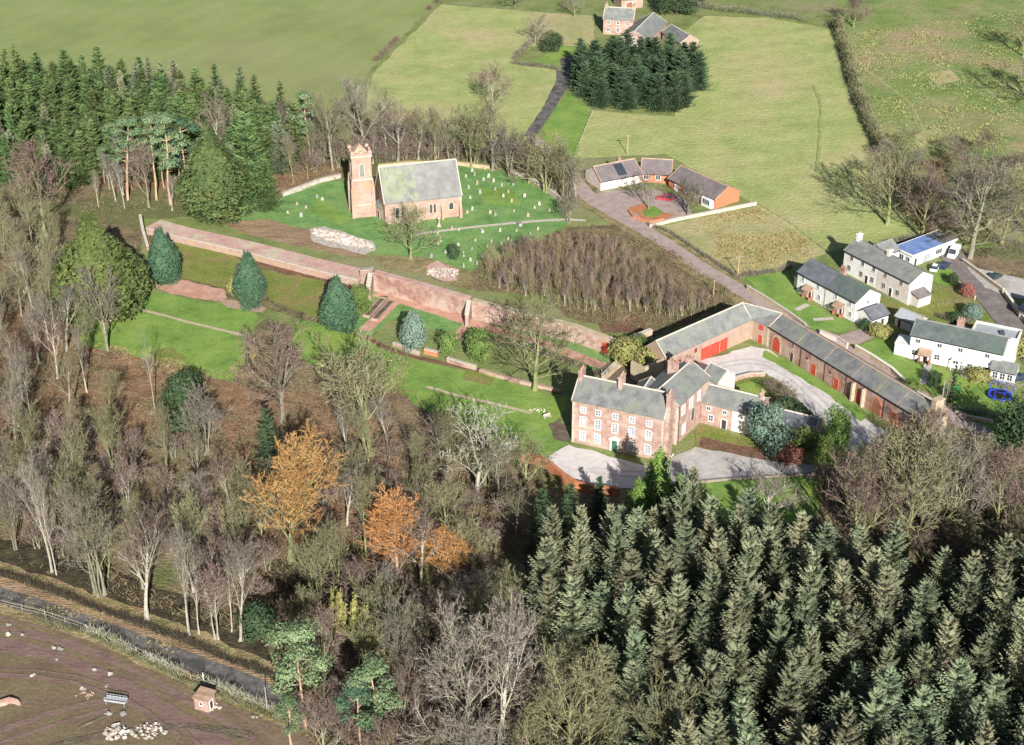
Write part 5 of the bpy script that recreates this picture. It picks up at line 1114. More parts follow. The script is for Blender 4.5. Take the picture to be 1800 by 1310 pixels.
wood([(845,480),(930,440),(1000,424),(1060,428),(1110,450),(1200,508),(1262,548),(1200,566),(1130,552),(1060,555),(1000,545),(940,530),(850,500)], ['b_sap','b_sap2','b_multi2','b_sap2','b_sap'], 1.6, 290, 119, (5.5, 8.2), (2.2, 3.2), 'in the copse', 'saplings in the copse', what='leafless sapling', hh=(3, 30), uniq=False, name='sapling', cat='sapling', avoid=1.2)
def thicket(poly, spacing, cap, seed, label):      # low tangled growth between the trees: one mass
    pts, rng = scatter(poly, spacing, cap, seed, 1.8); pts = [q for q in pts if not any(inside(proj((q[0], q[1], 0)), G) for G in GLADES)]
    V = []; Fc = []; MI = []
    for x, y in pts:
        tr, cr = LIGHT[rng.randrange(len(LIGHT))]; a = rng.uniform(0, 6.28); ca, sa = math.cos(a), math.sin(a); h = rng.uniform(4.2, 9)/8; w = rng.uniform(5, 8)/6
        for m_, mi in ((tr, 0), (cr, 1)):
            o = len(V); V.extend([(x+(v[0]*ca-v[1]*sa)*w, y+(v[0]*sa+v[1]*ca)*w, v[2]*h) for v in m_.v]); Fc.extend([[k+o for k in f] for f in m_.f]); MI.extend([mi]*len(m_.f))
    me = bpy.data.meshes.new('thicket'); me.from_pydata(V, [], Fc); me.materials.append(M('bark_grey')); me.materials.append(M('twig_purple')); me.polygons.foreach_set('material_index', MI); me.update()
    o = bpy.data.objects.new('thicket', me); C.objects.link(o); tag(o, label, 'thicket', kind='stuff')
LIGHT = [bare_meshes(200+i, 8, 6, .15, 34, 5, stems=3, leader=.6, kids=(5,5,4,4), tw=.085) for i in range(4)]
thicket([(-110,740),(60,760),(200,790),(420,800),(460,900),(480,970),(460,1070),(300,1050),(120,990),(-110,920)], 5.2, 62, 131, 'tangled leafless thicket between the tall trees of the lower left wood')
thicket([(480,760),(760,750),(930,850),(920,940),(870,1020),(620,1080),(580,1000)], 5.0, 42, 133, 'tangled leafless thicket around the orange willows')
thicket([(560,1120),(900,1090),(1000,1220),(1230,1420),(1100,1480),(640,1420)], 4.2, 75, 135, 'tangled leafless thicket under the bottom bare trees')
thicket([(1440,860),(1560,830),(1660,800),(1790,860),(1920,900),(1920,1040),(1700,1010),(1500,985)], 4.6, 40, 137, 'tangled leafless thicket under the trees right of the drive')
thicket([(500,250),(620,228),(700,250),(800,275),(960,315),(1020,350),(1000,358),(900,296),(810,286),(690,286),(560,308)], 4.2, 45, 139, 'low leafless thicket behind the churchyard wall')
# conifers
wood([(1010,1060),(1080,1010),(1200,1010),(1330,1040),(1480,1060),(1600,1130),(1920,1100),(1920,1620),(1200,1620),(1160,1420),(1060,1300),(950,1180),(930,1100)], ['spruce0','spruce1','spruce2','spruce3'], 4.5, 298, 121, (16, 23.5), (7.2, 10.5), 'in the plantation', 'spruces in the plantation below the hall', what='blue-green spruce', name='spruce_tree', cat='spruce', hh=(5, 50), uniq=False)
wood([(-110,185),(120,165),(300,185),(430,215),(520,245),(560,285),(460,320),(340,318),(180,325),(60,340),(-110,330)], ['green0','green1','green2','green0','green1','spruce3'], 4.1, 295, 123, (11, 18), (5.4, 8.2), 'in the top left wood', 'conifers in the top left wood', what='green conifer', name='conifer', cat='conifer', hh=(5, 50), uniq=False)
wood([(1012,170),(1020,120),(1090,112),(1200,118),(1232,140),(1225,175),(1190,202),(1110,196),(1040,188)], ['dark0','dark1'], 4.4, 46, 125, (7.5, 13), (7.5, 10), 'in front of the farmhouse', 'dark conifers before the farmhouse', what='dark bushy conifer', name='conifer', cat='conifer', hh=(5, 50), uniq=False)
wood([(1130,-60),(1260,-60),(1260,0),(1200,15),(1150,8)], ['dark0','evergreen'], 7, 6, 127, (8, 11), (7, 9), 'right behind the farmhouse', 'evergreens behind the farmhouse', what='dark evergreen', name='evergreen_tree', cat='evergreen tree', hh=(5, 50), uniq=False)

# ------------------------------------------------------------------ undergrowth that nobody could count
def brush(name, poly, n, m, hh=(.3, 1.6), seed=1, w=.10, spread=1.0):
    rng = random.Random(seed); W_ = [tuple(P(*q).xy) for q in poly]; xs = [q[0] for q in W_]; ys = [q[1] for q in W_]; mb = MB(); c = 0; t = 0
    while c < n and t < n*6:
        t += 1; x = rng.uniform(min(xs), max(xs)); y = rng.uniform(min(ys), max(ys))
        if not inside((x, y), W_): continue
        v = noise.noise(Vector((x*.13, y*.13, seed*.77))) + .5*noise.noise(Vector((x*.5, y*.5, seed)))
        if v < rng.uniform(-.25, .35): continue
        c += 1; h = rng.uniform(*hh)*(.6+max(0, v))
        a = Vector((x, y, 0)); d = Vector((rng.gauss(0, .5)*spread, rng.gauss(0, .5)*spread, 1))*h
        mb.blade(a + Vector((rng.gauss(0,.3), rng.gauss(0,.3), h*rng.random()*.5)), a+d, w*rng.uniform(.6, 2.2), rng)
    return tag(mb.build(name, m), kind='stuff', label=None)
def stuff(o, label, cat): o['label'] = label; o['category'] = cat; return o
stuff(brush('undergrowth', [(-110,440),(250,430),(130,600),(380,660),(560,620),(700,660),(770,740),(960,820),(940,960),(880,1060),(480,1060),(470,1130),(-110,960)], 42000, 'bramble', seed=3), 'brown brambles and leaf litter covering the floor of the left wood', 'undergrowth')
stuff(brush('undergrowth', [(480,1080),(900,1040),(1000,1200),(1260,1450),(1200,1560),(600,1500),(560,1350)], 22000, 'bramble', seed=5), 'dark bramble cover on the floor of the bottom wood', 'undergrowth')
stuff(brush('undergrowth', [(1430,840),(1560,760),(1700,760),(1900,880),(1900,1050),(1600,1060),(1440,950)], 15000, 'bramble', seed=7), 'brown bramble cover under the big bare trees at right', 'undergrowth')
stuff(brush('undergrowth', [(830,480),(1000,400),(1100,395),(1150,420),(1300,525),(1150,592),(1000,560),(960,520),(820,510)], 18000, 'bramble', (.3,1.3), seed=9), 'brown grass and brambles between the saplings of the copse', 'undergrowth')
stuff(brush('undergrowth', [(-100,180),(300,170),(600,215),(900,272),(1030,330),(1040,372),(960,335),(900,300),(560,318),(480,345),(250,380),(60,400),(-100,420)], 26000, 'bramble', (.3,1.4), seed=13), 'brown ground cover under the conifers and behind the churchyard', 'undergrowth')
stuff(brush('undergrowth', [(1540,290),(1640,270),(1900,290),(1900,430),(1700,445),(1640,425),(1580,370)], 15000, 'bramble', (.4,2.0), seed=15), 'grey-brown scrub between the upper right fields', 'undergrowth')
stuff(brush('rough_grass', [(-300,905),(0,995),(134,1040),(302,1100),(487,1175),(560,1215),(640,1300),(540,1290),(336,1204),(150,1114),(0,1072),(-300,970)], 14000, 'dry_grass', (.15,.5), seed=17, w=.12), 'straw coloured rough grass along both sides of the road', 'rough grass')

mat('tussock', [(.20,.22,.08),(.30,.29,.13),(.16,.20,.07)], .15, detail=8)
stuff(brush('tussock_grass', [(1490,60),(1800,20),(1900,60),(1900,300),(1600,270),(1560,250)], 16000, 'tussock', (.15,.6), seed=19, w=.22), 'coarse tussocky grass across the rough right hand field', 'tussock grass')
stuff(brush('tussock_grass', [(1145,402),(1330,364),(1450,444),(1395,466),(1300,486),(1235,458)], 7000, 'dry_grass', (.12,.4), seed=20, w=.16), 'dry grass of the pale paddock above the lane', 'tussock grass')
stuff(brush('lawn_fringe', [(120,590),(400,655),(440,600),(480,640),(400,690),(130,625)], 3500, 'dry_grass', (.15,.5), seed=22, w=.12), 'ragged grass along the lower edge of the terraced lawns', 'rough grass')
# ------------------------------------------------------------------ walls, hedges, fences
def wall(label, px, h, t, m, cap='pale_stone', name='garden_wall', cat='wall', capw=.12, piers=0, caph=.14, group=None):
    pts = [P(x, y) for x, y in px]; mid = sum(pts, Vector())/len(pts)
    r = empty(name, (mid.x, mid.y, 0), label=label, cat=cat, group=group); hs = h if isinstance(h, (list, tuple)) else [h]*len(pts)
    L = []; Rr = []
    for i, p in enumerate(pts):
        d = (pts[min(i+1, len(pts)-1)] - pts[max(i-1, 0)]).normalized(); n = Vector((-d.y, d.x, 0)); q = p-mid
        L.append((q + n*t, q)); Rr.append((q + n*(t+capw), q - n*capw))
    mb = MB(); mc = MB()
    for i in range(len(pts)-1):
        for M_, S, z0, z1, a, b in ((mb, L, (-.4,-.4), (hs[i], hs[i+1]), 0, 0), (mc, Rr, (hs[i]-.01, hs[i+1]-.01), (hs[i]+caph, hs[i+1]+caph), 0, 0)):
            A0, A1 = S[i]; B0, B1 = S[i+1]
            bq = [(A1.x,A1.y,z0[0]), (B1.x,B1.y,z0[1]), (B0.x,B0.y,z0[1]), (A0.x,A0.y,z0[0])]; tq = [(A1.x,A1.y,z1[0]), (B1.x,B1.y,z1[1]), (B0.x,B0.y,z1[1]), (A0.x,A0.y,z1[0])]
            n0 = len(M_.v); M_.hexa(bq, tq)
    def merge(o):
        bm = bmesh.new(); bm.from_mesh(o.data); bmesh.ops.remove_doubles(bm, verts=bm.verts, dist=.002)
        seen = {}
        for f in list(bm.faces):
            k = frozenset(v.index for v in f.verts)
            if k in seen: bm.faces.remove(f); 
            else: seen[k] = f
        bmesh.ops.recalc_face_normals(bm, faces=bm.faces); bm.to_mesh(o.data); bm.free()
    a = mb.build('wall_body', m, r); b = mc.build('coping', cap, r)
    bm = bmesh.new(); bm.from_mesh(a.data); bmesh.ops.recalc_face_normals(bm, faces=bm.faces); bm.to_mesh(a.data); bm.free()
    bm = bmesh.new(); bm.from_mesh(b.data); bmesh.ops.recalc_face_normals(bm, faces=bm.faces); bm.to_mesh(b.data); bm.free()
    return r, pts
wall('raised pink terrace walk with low brick face, left of the tall garden wall', [(258,409),(312,424),(434,452),(532,478),(630,502)], [1.3,1.3,1.35,1.35,1.4], 5.4, 'brick_red', cap='pink_path', capw=.0, name='raised_terrace', cat='terrace')
wall('narrow pale coping wall along the front of the pink terrace walk', [(258,412),(312,427),(434,455),(532,481),(630,505)], [1.65,1.65,1.7,1.7,1.75], .35, 'sandstone', capw=.08)
wall('crumbling brick end wall at the left end of the terrace path', [(262,440),(254,415),(250,394)], [1.2,2.0,2.6], .5, 'brick_red')
wall('thick stepped brick pier joining the terrace wall to the tall wall', [(634,499),(651,503)], [3.4,4.2], 1.6, 'sandstone')
gw, _ = wall('tall red brick garden wall behind the soil bed and red path', [(657,512),(735,534),(822,560)], [4.7,4.8,4.8], 1.5, 'brick_red', cap='pink_path', capw=.15)
g2, gp = wall('right part of the tall brick garden wall, with the red door', [(829,562),(890,576),(1009,603),(1086,630)], [4.7,4.4,3.9,3.6], 1.3, 'brick', cap='buff_stone', capw=.12)
f = Frame(gp[2], gp[3], g2.location); f.d = 1; door(g2, f, f.w*.72, 1.8, 2.6, m='door_red', frame='brick_orange')
wall('stone return wall between garden door and stable lean-to', [(1088,630),(1112,618),(1146,606)], [3.2,3.2,3.6], .9, 'buff_stone')
wall('sloping stone wall below the golden shrubs behind the hall', [(1062,672),(1086,650),(1104,636)], [1.6,1.8,2.0], .7, 'buff_stone')
wall('short brick end wall standing forward of the tall garden wall, left', [(652,527),(656,512)], [3.6,4.6], .9, 'sandstone')
wall('short brick buttress wall standing forward of the garden wall, middle', [(824,577),(828,561)], [3.4,4.6], .8, 'sandstone')
wall('low crumbling brick wall at the foot of the walled garden', [(785,637),(810,645),(836,652)], 1.0, .5, 'brick_red')
wall('low red wall below the bare garden tree', [(842,655),(900,672),(985,692)], .7, .45, 'brick_red', cap='sandstone')
wall('low wall piece left of the small olive shrubs', [(690,608),(735,626)], .7, .5, 'brick_red')
wall('short terracotta wall beside the first olive shrub', [(745,622),(768,628)], 1.1, .6, 'brick_orange')
wall('curved terracotta retaining wall around the pale forecourt', [(916,815),(936,816),(952,821),(968,832),(988,848),(1010,862),(1040,868),(1088,872)], [1.9,2.0,2.0,2.0,1.9,1.8,1.6,1.5], .5, 'terracotta', cap='terracotta', name='retaining_wall')
wall('curved low wall between courtyard gravel and round lawn', [(1284,676),(1300,668),(1320,663),(1345,662)], .9, .35, 'brick', name='courtyard_wall')
wall('dark kerb wall along the lower edge of the hall drive', [(1200,853),(1280,845),(1440,835)], .35, .3, 'wood_grey', cap='wood_grey', name='kerb_wall', capw=.03)
wall('low pale stone wall behind the churchyard, by the lane', [(896,305),(920,312),(950,328),(985,354)], .9, .5, 'pale_stone')
wall('rubble stone wall at the back left of the churchyard', [(498,346),(530,335),(562,322),(600,313)], [1.0,1.1,1.0,1.0], .7, 'rubble', cap='rubble')
wall('mossy stone wall behind the church nave', [(665,296),(720,290),(800,290),(860,298)], 1.0, .5, 'buff_stone', cap='dry_grass')
wall('long pale boundary wall below the lane bungalow', [(1142,401),(1190,389),(1250,377),(1330,361)], .8, .4, 'pale_stone')
wall('low orange brick wall around the lane bungalow corner garden', [(1104,374),(1112,384),(1140,394),(1168,388)], .6, .3, 'brick_orange', cap='brick_orange', capw=.03)
wall('garden wall with pale coping between lane and long cottage lawn', [(1502,616),(1530,632),(1565,655),(1612,700),(1640,716)], 1.2, .35, 'buff_stone', cap='render_cream')
wall('garden wall with pale coping between lane and porched cottages', [(1312,510),(1345,530),(1385,556),(1412,576),(1422,590)], 1.1, .35, 'buff_stone')
wall('pinkish wall beside the parking yard on the lane', [(1440,590),(1470,602),(1488,614)], 1.3, .35, 'render_pink', cap='pale_stone')
wall('curving stone wall beside the dark roofed house', [(1763,520),(1772,532),(1790,556),(1815,588)], 1.3, .4, 'buff_stone', cap='render_cream')
wall('stone wall along the far side of the cottage lane', [(1690,462),(1715,480),(1745,503),(1762,515)], 1.0, .4, 'buff_stone')
wall('stone wall between cottage lane and back lawns', [(1672,492),(1690,508),(1712,528)], 1.0, .35, 'buff_stone', cap='wood_grey')
wall('low pale wall at the bottom corner of the cottage gardens', [(1678,728),(1705,738),(1745,746)], .7, .35, 'buff_stone')

def hedge(label, px, h, w, m, n_per=60, name='hedge', gaps=0.0, seed=3, s=.35, tw=True, twm='twig_grey'):
    pts = [P(x, y) for x, y in px]; mid = sum(pts, Vector())/len(pts); r = empty(name, (mid.x, mid.y, 0), label=label, cat='hedge'); rng = random.Random(seed)
    a = MB(); b = MB()
    for i in range(len(pts)-1):
        L = (pts[i+1]-pts[i]).length
        for k in range(int(L*n_per)):
            t = rng.random(); p = pts[i].lerp(pts[i+1], t)-mid; q = p+mid
            v = noise.noise(Vector((q.x*.12, q.y*.12, seed)))
            if v < -.5+gaps: continue
            hh = h*(.75+.7*v + .35*noise.noise(Vector((q.x*.5, q.y*.5, seed*2)))); x = rng.gauss(0, w*.28); z = hh*(rng.random()**.7)*(1-min(1, abs(x)/w)*.5)
            c = Vector((p.x+x+rng.gauss(0,.15), p.y+rng.gauss(0, w*.28), z)); nrm = rvec(rng)
            if tw and rng.random() < .75: b.blade(c, c+Vector((rng.gauss(0,.4), rng.gauss(0,.4), .8))*rng.uniform(.5, 1.4), .10, rng)
            else:
                e = nrm.orthogonal().normalized(); g_ = nrm.cross(e); q_ = s*rng.uniform(.5, 1.2); a.poly([c-e*q_*.5, c+e*q_*.5, c+g_*q_*.7])
    a.build('foliage', m, r)
    if tw: b.build('twigs', twm, r)
    return r
hedge('gappy brown hedge between the dull field and the bright field', [(772,2),(735,38),(700,72),(670,100),(640,128)], 2.0, 2.2, 'bramble', 55, gaps=.45, seed=21, twm='twig_purple')
hedge('tall dark overgrown hedge between the bright field and the rough right field', [(1470,45),(1488,100),(1505,160),(1525,215),(1548,262),(1575,310),(1600,345)], 4.2, 3.0, 'leaf_dark', 260, seed=23, s=.5, twm='twig_olive', gaps=.12)  # dark leaf colour: partly the hedge's own, partly its shadow painted in
hedge('straight row hedge along the top of the bright field', [(1190,10),(1250,18),(1330,27),(1400,36),(1462,48)], 2.6, 2.0, 'leaf_mid', 90, gaps=.2, seed=25, s=.45)
hedge('low brown hedge by the farm drive bend', [(900,112),(925,116),(960,120),(985,124)], 1.4, 1.6, 'bramble', 60, seed=27)
hedge('scrubby hedge between the farmhouse lawn and the bright field', [(905,108),(925,85),(945,68)], 2.4, 2, 'bramble', 60, seed=29)
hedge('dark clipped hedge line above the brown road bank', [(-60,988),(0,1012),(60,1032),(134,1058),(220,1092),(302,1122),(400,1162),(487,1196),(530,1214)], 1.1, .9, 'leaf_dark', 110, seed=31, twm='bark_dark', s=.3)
hedge('low hedge along the edge of the muddy field', [(60,1092),(151,1116),(240,1158),(336,1206),(440,1248),(537,1288),(600,1318)], .8, .7, 'leaf_mid', 60, seed=33, gaps=.1, s=.25, twm='twig_olive')
hedge('ragged thorn hedge on the near side of the road, broken by gaps', [(110,1098),(200,1134),(300,1180),(420,1228),(470,1248),(520,1272),(560,1294)], 2.0, 1.2, 'leaf_mid', 60, gaps=.42, seed=35, twm='twig_pale')
hedge('trimmed brown hedge above the porched cottages', [(1305,490),(1345,482),(1392,472)], 1.1, .8, 'bramble', 90, seed=37)
hedge('low dry hedge between lane and the pale paddock', [(1120,388),(1180,412),(1240,452),(1300,492)], .7, .8, 'dry_grass', 50, seed=41)
hedge('dark hedge behind the bungalow with the blue roof', [(1560,430),(1600,424),(1650,430),(1690,450)], 1.6, 1.5, 'leaf_dark', 80, seed=43)
hedge('hedge of shrubs along the back of the long cottage lawn', [(1650,560),(1690,570),(1720,560)], 1.3, 1.4, 'leaf_dark', 90, seed=45)
hedge('dark shrubby border below the swing and trampoline', [(1690,728),(1730,730),(1790,745),(1840,765)], 1.6, 1.8, 'leaf_dark', 90, seed=47)
hedge('shrub border in front of the long white cottage', [(1690,664),(1725,668),(1765,680),(1790,686)], 1.0, 1.0, 'leaf_mid', 90, seed=49, twm='twig_pale')
def fence(label, px, h=1.1, sp=2.6, m='wood_grey', name='fence', rails=2, r=.05):
    pts = [P(x, y) for x, y in px]; mid = sum(pts, Vector())/len(pts); rt = empty(name, (mid.x, mid.y, 0), label=label, cat='fence'); mb = MB(); k = 0; prev = None; c = 0
    for i in range(len(pts)-1):
        L = (pts[i+1]-pts[i]).length; n = max(1, int(L/sp))
        for j in range(n + (i == len(pts)-2)):
            p = pts[i].lerp(pts[i+1], j/n)-mid
            if c < 95: q = MB(); q.tube(p-UP*.2, p+UP*h, r*1.4, r*1.2, 5); q.build('post', m, rt)
            c += 1
    for i in range(len(pts)-1):
        for z in [h*(.45+.5*a/max(1, rails-1)) for a in range(rails)]: mb.tube(pts[i]-mid+UP*z, pts[i+1]-mid+UP*z, r*.5, r*.5, 4)
    mb.build('rails', m, rt); return rt
fence('wooden post fence on the near verge of the road', [(0,1064),(80,1084),(151,1108),(240,1148),(336,1196),(440,1238),(540,1276)], 1.2, 3.2, 'bark_pale', r=.07)
fence('pale fence line between the drive grass and the bright field', [(1010,275),(1025,238),(1041,200)], 1.1, 2.5, 'bark_pale')
fence('low fence along the top edge of the left bright field', [(780,8),(850,14),(930,22)], 1.1, 4, 'wood_grey')
fence('post fence between pale paddock and big field', [(1335,362),(1390,395),(1455,445)], 1.1, 3.5, 'wood_grey')
fence('wooden fence across the lawn behind the long cottage', [(1648,540),(1680,534),(1712,532)], 1.0, 1.8, 'wood_grey')

# ------------------------------------------------------------------ poles, gate posts
def pole(bx, by, ty, label, arm=True, name='utility_pole', cat='pole', m='bark_pine', r=.13):
    p = P(bx, by); h = hgt(bx, by, ty); rt = empty(name, (p.x, p.y, 0), label=label, cat=cat); mb = MB(); mb.tube((0,0,-.3), (0,0,h), r, r*.75, 7); mb.build('post', m, rt)
    if arm: mb = MB(); mb.box(ident, -.8, .8, -.06, .06, h-.6, h-.45); mb.build('crossarm', 'wood_grey', rt); 
    if arm:
        for x in (-.7, 0.35, .7): mb = MB(); mb.tube((x,0,h-.45), (x,0,h-.25), .05, .04, 5); mb.build('insulator', 'metal_grey', rt)
    return rt
pole(1103,272,236, 'wooden utility pole behind the solar panel of the lane bungalow')
pole(1254,522,492, 'pale post at the lane edge of the copse', False)
pole(1297,484,448, 'utility pole beside the pale paddock')
pole(1654,716,668, 'tall pale post at the cottage garden corner', False, m='bark_pale')
pole(359,1205,1183, 'white post beside the road above the brick hut', False, m='white_paint', r=.10)
pole(470,1252,1208, 'thin pale pole beside the road at its lower end', False, m='bark_pale', r=.09)

# ------------------------------------------------------------------ gravestones
mat('stone_grey', [(.24,.23,.20),(.34,.33,.30),(.42,.41,.38)], 1.2, detail=7, rnd=.3)
mat('stone_buff', [(.26,.21,.15),(.36,.30,.22),(.42,.37,.29)], 1.2, detail=7, rnd=.3)
def stone_mesh(kind, seed):
    rng = random.Random(seed); mb = MB()
    if kind == 0:       # round-topped slab
        pr = [(-.35,-.2),(.35,-.2),(.35,.85)] + [(.35*math.cos(t), .85+.28*math.sin(t)) for t in [math.pi*k/8 for k in range(1,8)]] + [(-.35,.85)]
        a = [mb.vert((x, -.08, z)) for x, z in pr]; b = [mb.vert((x, .08, z)) for x, z in pr]; mb.face(a); mb.face(b[::-1])
        for i in range(len(pr)): j = (i+1) % len(pr); mb.face([a[j], a[i], b[i], b[j]])
        mb.box(ident, -.45, .45, -.18, .18, -.1, .12)
    elif kind == 1: mb.box(ident, -.3, .3, -.08, .08, 0, 1.0, .01); mb.box(ident, -.42, .42, -.18, .18, -.1, .15); mb.box(ident, -.22, .22, -.07, .07, .995, 1.12, .02)
    elif kind == 2: mb.box(ident, -.09, .09, -.09, .09, .3, 1.7); mb.box(ident, -.38, .38, -.085, .085, 1.1, 1.28); mb.box(ident, -.4, .4, -.3, .3, -.1, .32, .08)
    else: mb.box(ident, -.45, .45, -.9, .9, 0, .7, .03); mb.box(ident, -.55, .55, -1.0, 1.0, .69, .82)
    return mb.mesh('gravestone', ['stone_grey', 'stone_buff', 'stone_grey'][seed % 3])
GS = [stone_mesh(k, s) for k, s in ((0,0),(0,1),(1,3),(1,4),(2,5),(3,6))]
GP = [(1190,180,0),(1240,155,1),(1280,130,0),(1390,165,2),(1430,205,1),(1460,160,0),(1320,330,1),(1210,310,0),(1465,320,3),(1590,300,0),(1270,442,5),(1500,402,5),(1565,460,0),(1430,490,1),(1450,505,0),(1330,505,2),(1210,550,0),(1160,590,4),(1270,600,0),(1160,655,4),(1125,530,0),(1005,520,1),(1085,430,3),(1130,435,1),(960,600,0),(145,280,1),(268,235,0),(1210,75,0),(1172,110,1),(1225,100,3),(1340,140,0),(1350,190,1),(1400,230,0),(1200,240,2),(1260,210,0),(1180,330,1),(1350,345,0),(1550,350,1),(1620,280,0),(1680,320,1),(1000,455,1),(1050,570,0),(1380,440,2),(1480,440,0),(1230,500,1),(1300,540,0),(1090,600,1),(1200,620,0),(300,250,0),(200,300,1),(90,330,1),(170,350,0),(1525,500,0),(1610,430,1),(1310,110,0),(1450,260,1),(1530,230,0),(1020,500,4),(1390,520,1),(1240,640,0)]
SH = ['round topped slab', 'round topped slab', 'square slab', 'square slab', 'cross', 'table tomb']; TN = ['whitish', 'buff', 'whitish', 'buff', 'cream', 'whitish']
rng = random.Random(5)
for zx, zy, k in GP:
    px, py = 480+zx/3.46, 280+zy/3.46; p = P(px, py); o = bpy.data.objects.new('gravestone', GS[k]); C.objects.link(o); o.location = (p.x, p.y, 0); o.rotation_euler = (rng.gauss(0,.06), rng.gauss(0,.06), rng.gauss(.25,.1)); s = rng.uniform(.62, 1.0); o.scale = (s, s, s*rng.uniform(.9, 1.15))
    tone = {'stone_grey':'grey', 'stone_buff':'buff'}[GS[k].materials[0].name]
    area = 'left of the tower' if px < 600 else ('behind the churchyard path, right of the nave' if py < 395 - (px-780)*.05 else 'below the churchyard path')
    tag(o, f"{tone} {SH[k]} gravestone {area}", 'gravestone', 'gravestones in the churchyard')
mb = MB(); mb.box(ident, -.5, .5, -.5, .5, -.1, .4, .05); mb.box(ident, -.3, .3, -.3, .3, .4, .8, .05); mb.tube((0,0,.8), (0,0,2.6), .14, .10, 8); mb.box(ident, -.35, .35, -.09, .09, 2.1, 2.3)
o = mb.build('stone_cross', 'pale_stone'); p = P(772,398); o.location = (p.x, p.y, 0); tag(o, 'tall pale stone cross monument below the nave wall', 'monument')

# ------------------------------------------------------------------ vehicles
def paint(n, c): return mat(n, [c, tuple(min(1, v*1.1) for v in c)], 3, rough=.25, spec=.6)
paint('car_red', (.55,.03,.04)); paint('car_navy', (.02,.035,.09)); paint('car_green', (.02,.06,.05)); paint('car_white', (.75,.76,.78)); mat('tyre', [(.015,.015,.015),(.03,.03,.03)], 3); paint('car_silver', (.45,.47,.5))
def vehicle(px, py, ang, body, label, L=4.2, Wd=1.75, Ht=1.45, van=False, name='parked_car', cat='car'):
    p = P(px, py); r = empty(name, (p.x, p.y, .02), R(ang), label=label, cat=cat)
    fr = lambda x, y, z: (y, x, z)   # profile runs along local y
    if van: low = [(-L/2,.35),(-L/2+.05,Ht-.15),(-L/2+.3,Ht),(L/2-1.3,Ht),(L/2-.75,1.15),(L/2-.05,.95),(L/2,.35)]
    else: low = [(-L/2,.30),(-L/2+.02,.75),(-L/2+.12,.86),(L/2-1.15,.90),(L/2-.15,.72),(L/2,.55),(L/2-.02,.30)]
    def extr(pr, wb, wt, zt):
        mb = MB(); n = len(pr); zmin = min(z for y, z in pr)
        def wv(z): t = (z-zmin)/(zt-zmin+1e-6); return wb+(wt-wb)*t
        a = [mb.vert((-wv(z), y, z)) for y, z in pr]; b = [mb.vert((wv(z), y, z)) for y, z in pr]; mb.face(a); mb.face(b[::-1])
        for i in range(n): j = (i+1) % n; mb.face([a[j], a[i], b[i], b[j]])
        return mb
    bd = extr(low, Wd/2, Wd/2-(.06 if van else .03), Ht if van else .9).build('body', body, r, solid=True)
    bv = bd.modifiers.new('bevel', 'BEVEL'); bv.width = .07; bv.segments = 2
    if not van:
        cab = [(-L/2+.35,.85),(-L/2+.75,Ht-.06),(-L/2+1.0,Ht),(L/2-2.0,Ht),(L/2-1.75,Ht-.06),(L/2-1.05,.88)]
        extr(cab, Wd/2-.05, Wd/2-.26, Ht).build('windows', 'glass', r, solid=True)
        rf = MB(); rf.box(ident, -Wd/2+.27, Wd/2-.27, -L/2+.92, L/2-1.95, Ht-.02, Ht+.03, .03); rf.build('roof', body, r, solid=True)
        for x in (-1, 1):
            q = MB(); w = Wd/2-.16
            q.tube((x*w, -L/2+1.75, .88), (x*(w-.12), -L/2+1.8, Ht), .04, .04, 4); q.build('pillar', body, r)
    else:
        q = MB(); q.poly([(-Wd/2+.15, L/2-1.28, Ht-.02), (Wd/2-.15, L/2-1.28, Ht-.02), (Wd/2-.1, L/2-.74, 1.2), (-Wd/2+.1, L/2-.74, 1.2)]); q.build('windscreen', 'glass', r)
        q = MB(); q.box(ident, -Wd/2+.1, Wd/2-.1, -L/2-.02, -L/2+.0, 1.1, 1.6); q.build('rear_window', 'glass', r)
    for x in (-1, 1):
        for y in (-L/2+.75, L/2-.8):
            q = MB(); q.tube((x*(Wd/2-.2), y, .31), (x*(Wd/2+.02), y, .31), .31, .31, 12); q.face(list(range(12))[::-1]); t = q.build('wheel', 'tyre', r)
            q = MB(); q.tube((x*(Wd/2), y, .31), (x*(Wd/2+.04), y, .31), .18, .16, 8); q.build('rim', 'metal_grey', t)
        q = MB(); q.box(ident, x*(Wd/2-.3)-.17, x*(Wd/2-.3)+.17, L/2-.06, L/2+.01, .55, .68); q.build('headlight', 'glass_pale', r)
    return r
vehicle(1168,352,70,'car_red','red car parked on the yard of the lane bungalow')
vehicle(1660,470,-35,'car_navy','dark blue car beside the white van and blue roofed bungalow')
vehicle(1643,474,-25,'car_white','white car beside the dark blue car')
vehicle(1676,450,150,'car_white','white van parked at the end of the blue roofed bungalow', 5.2, 2.0, 2.3, True, 'parked_van', 'van')
vehicle(1749,490,-50,'car_green','dark green car parked alone across the cottage lane')
vehicle(1792,668,-60,'car_navy','dark car at the right edge beside the long white cottage')

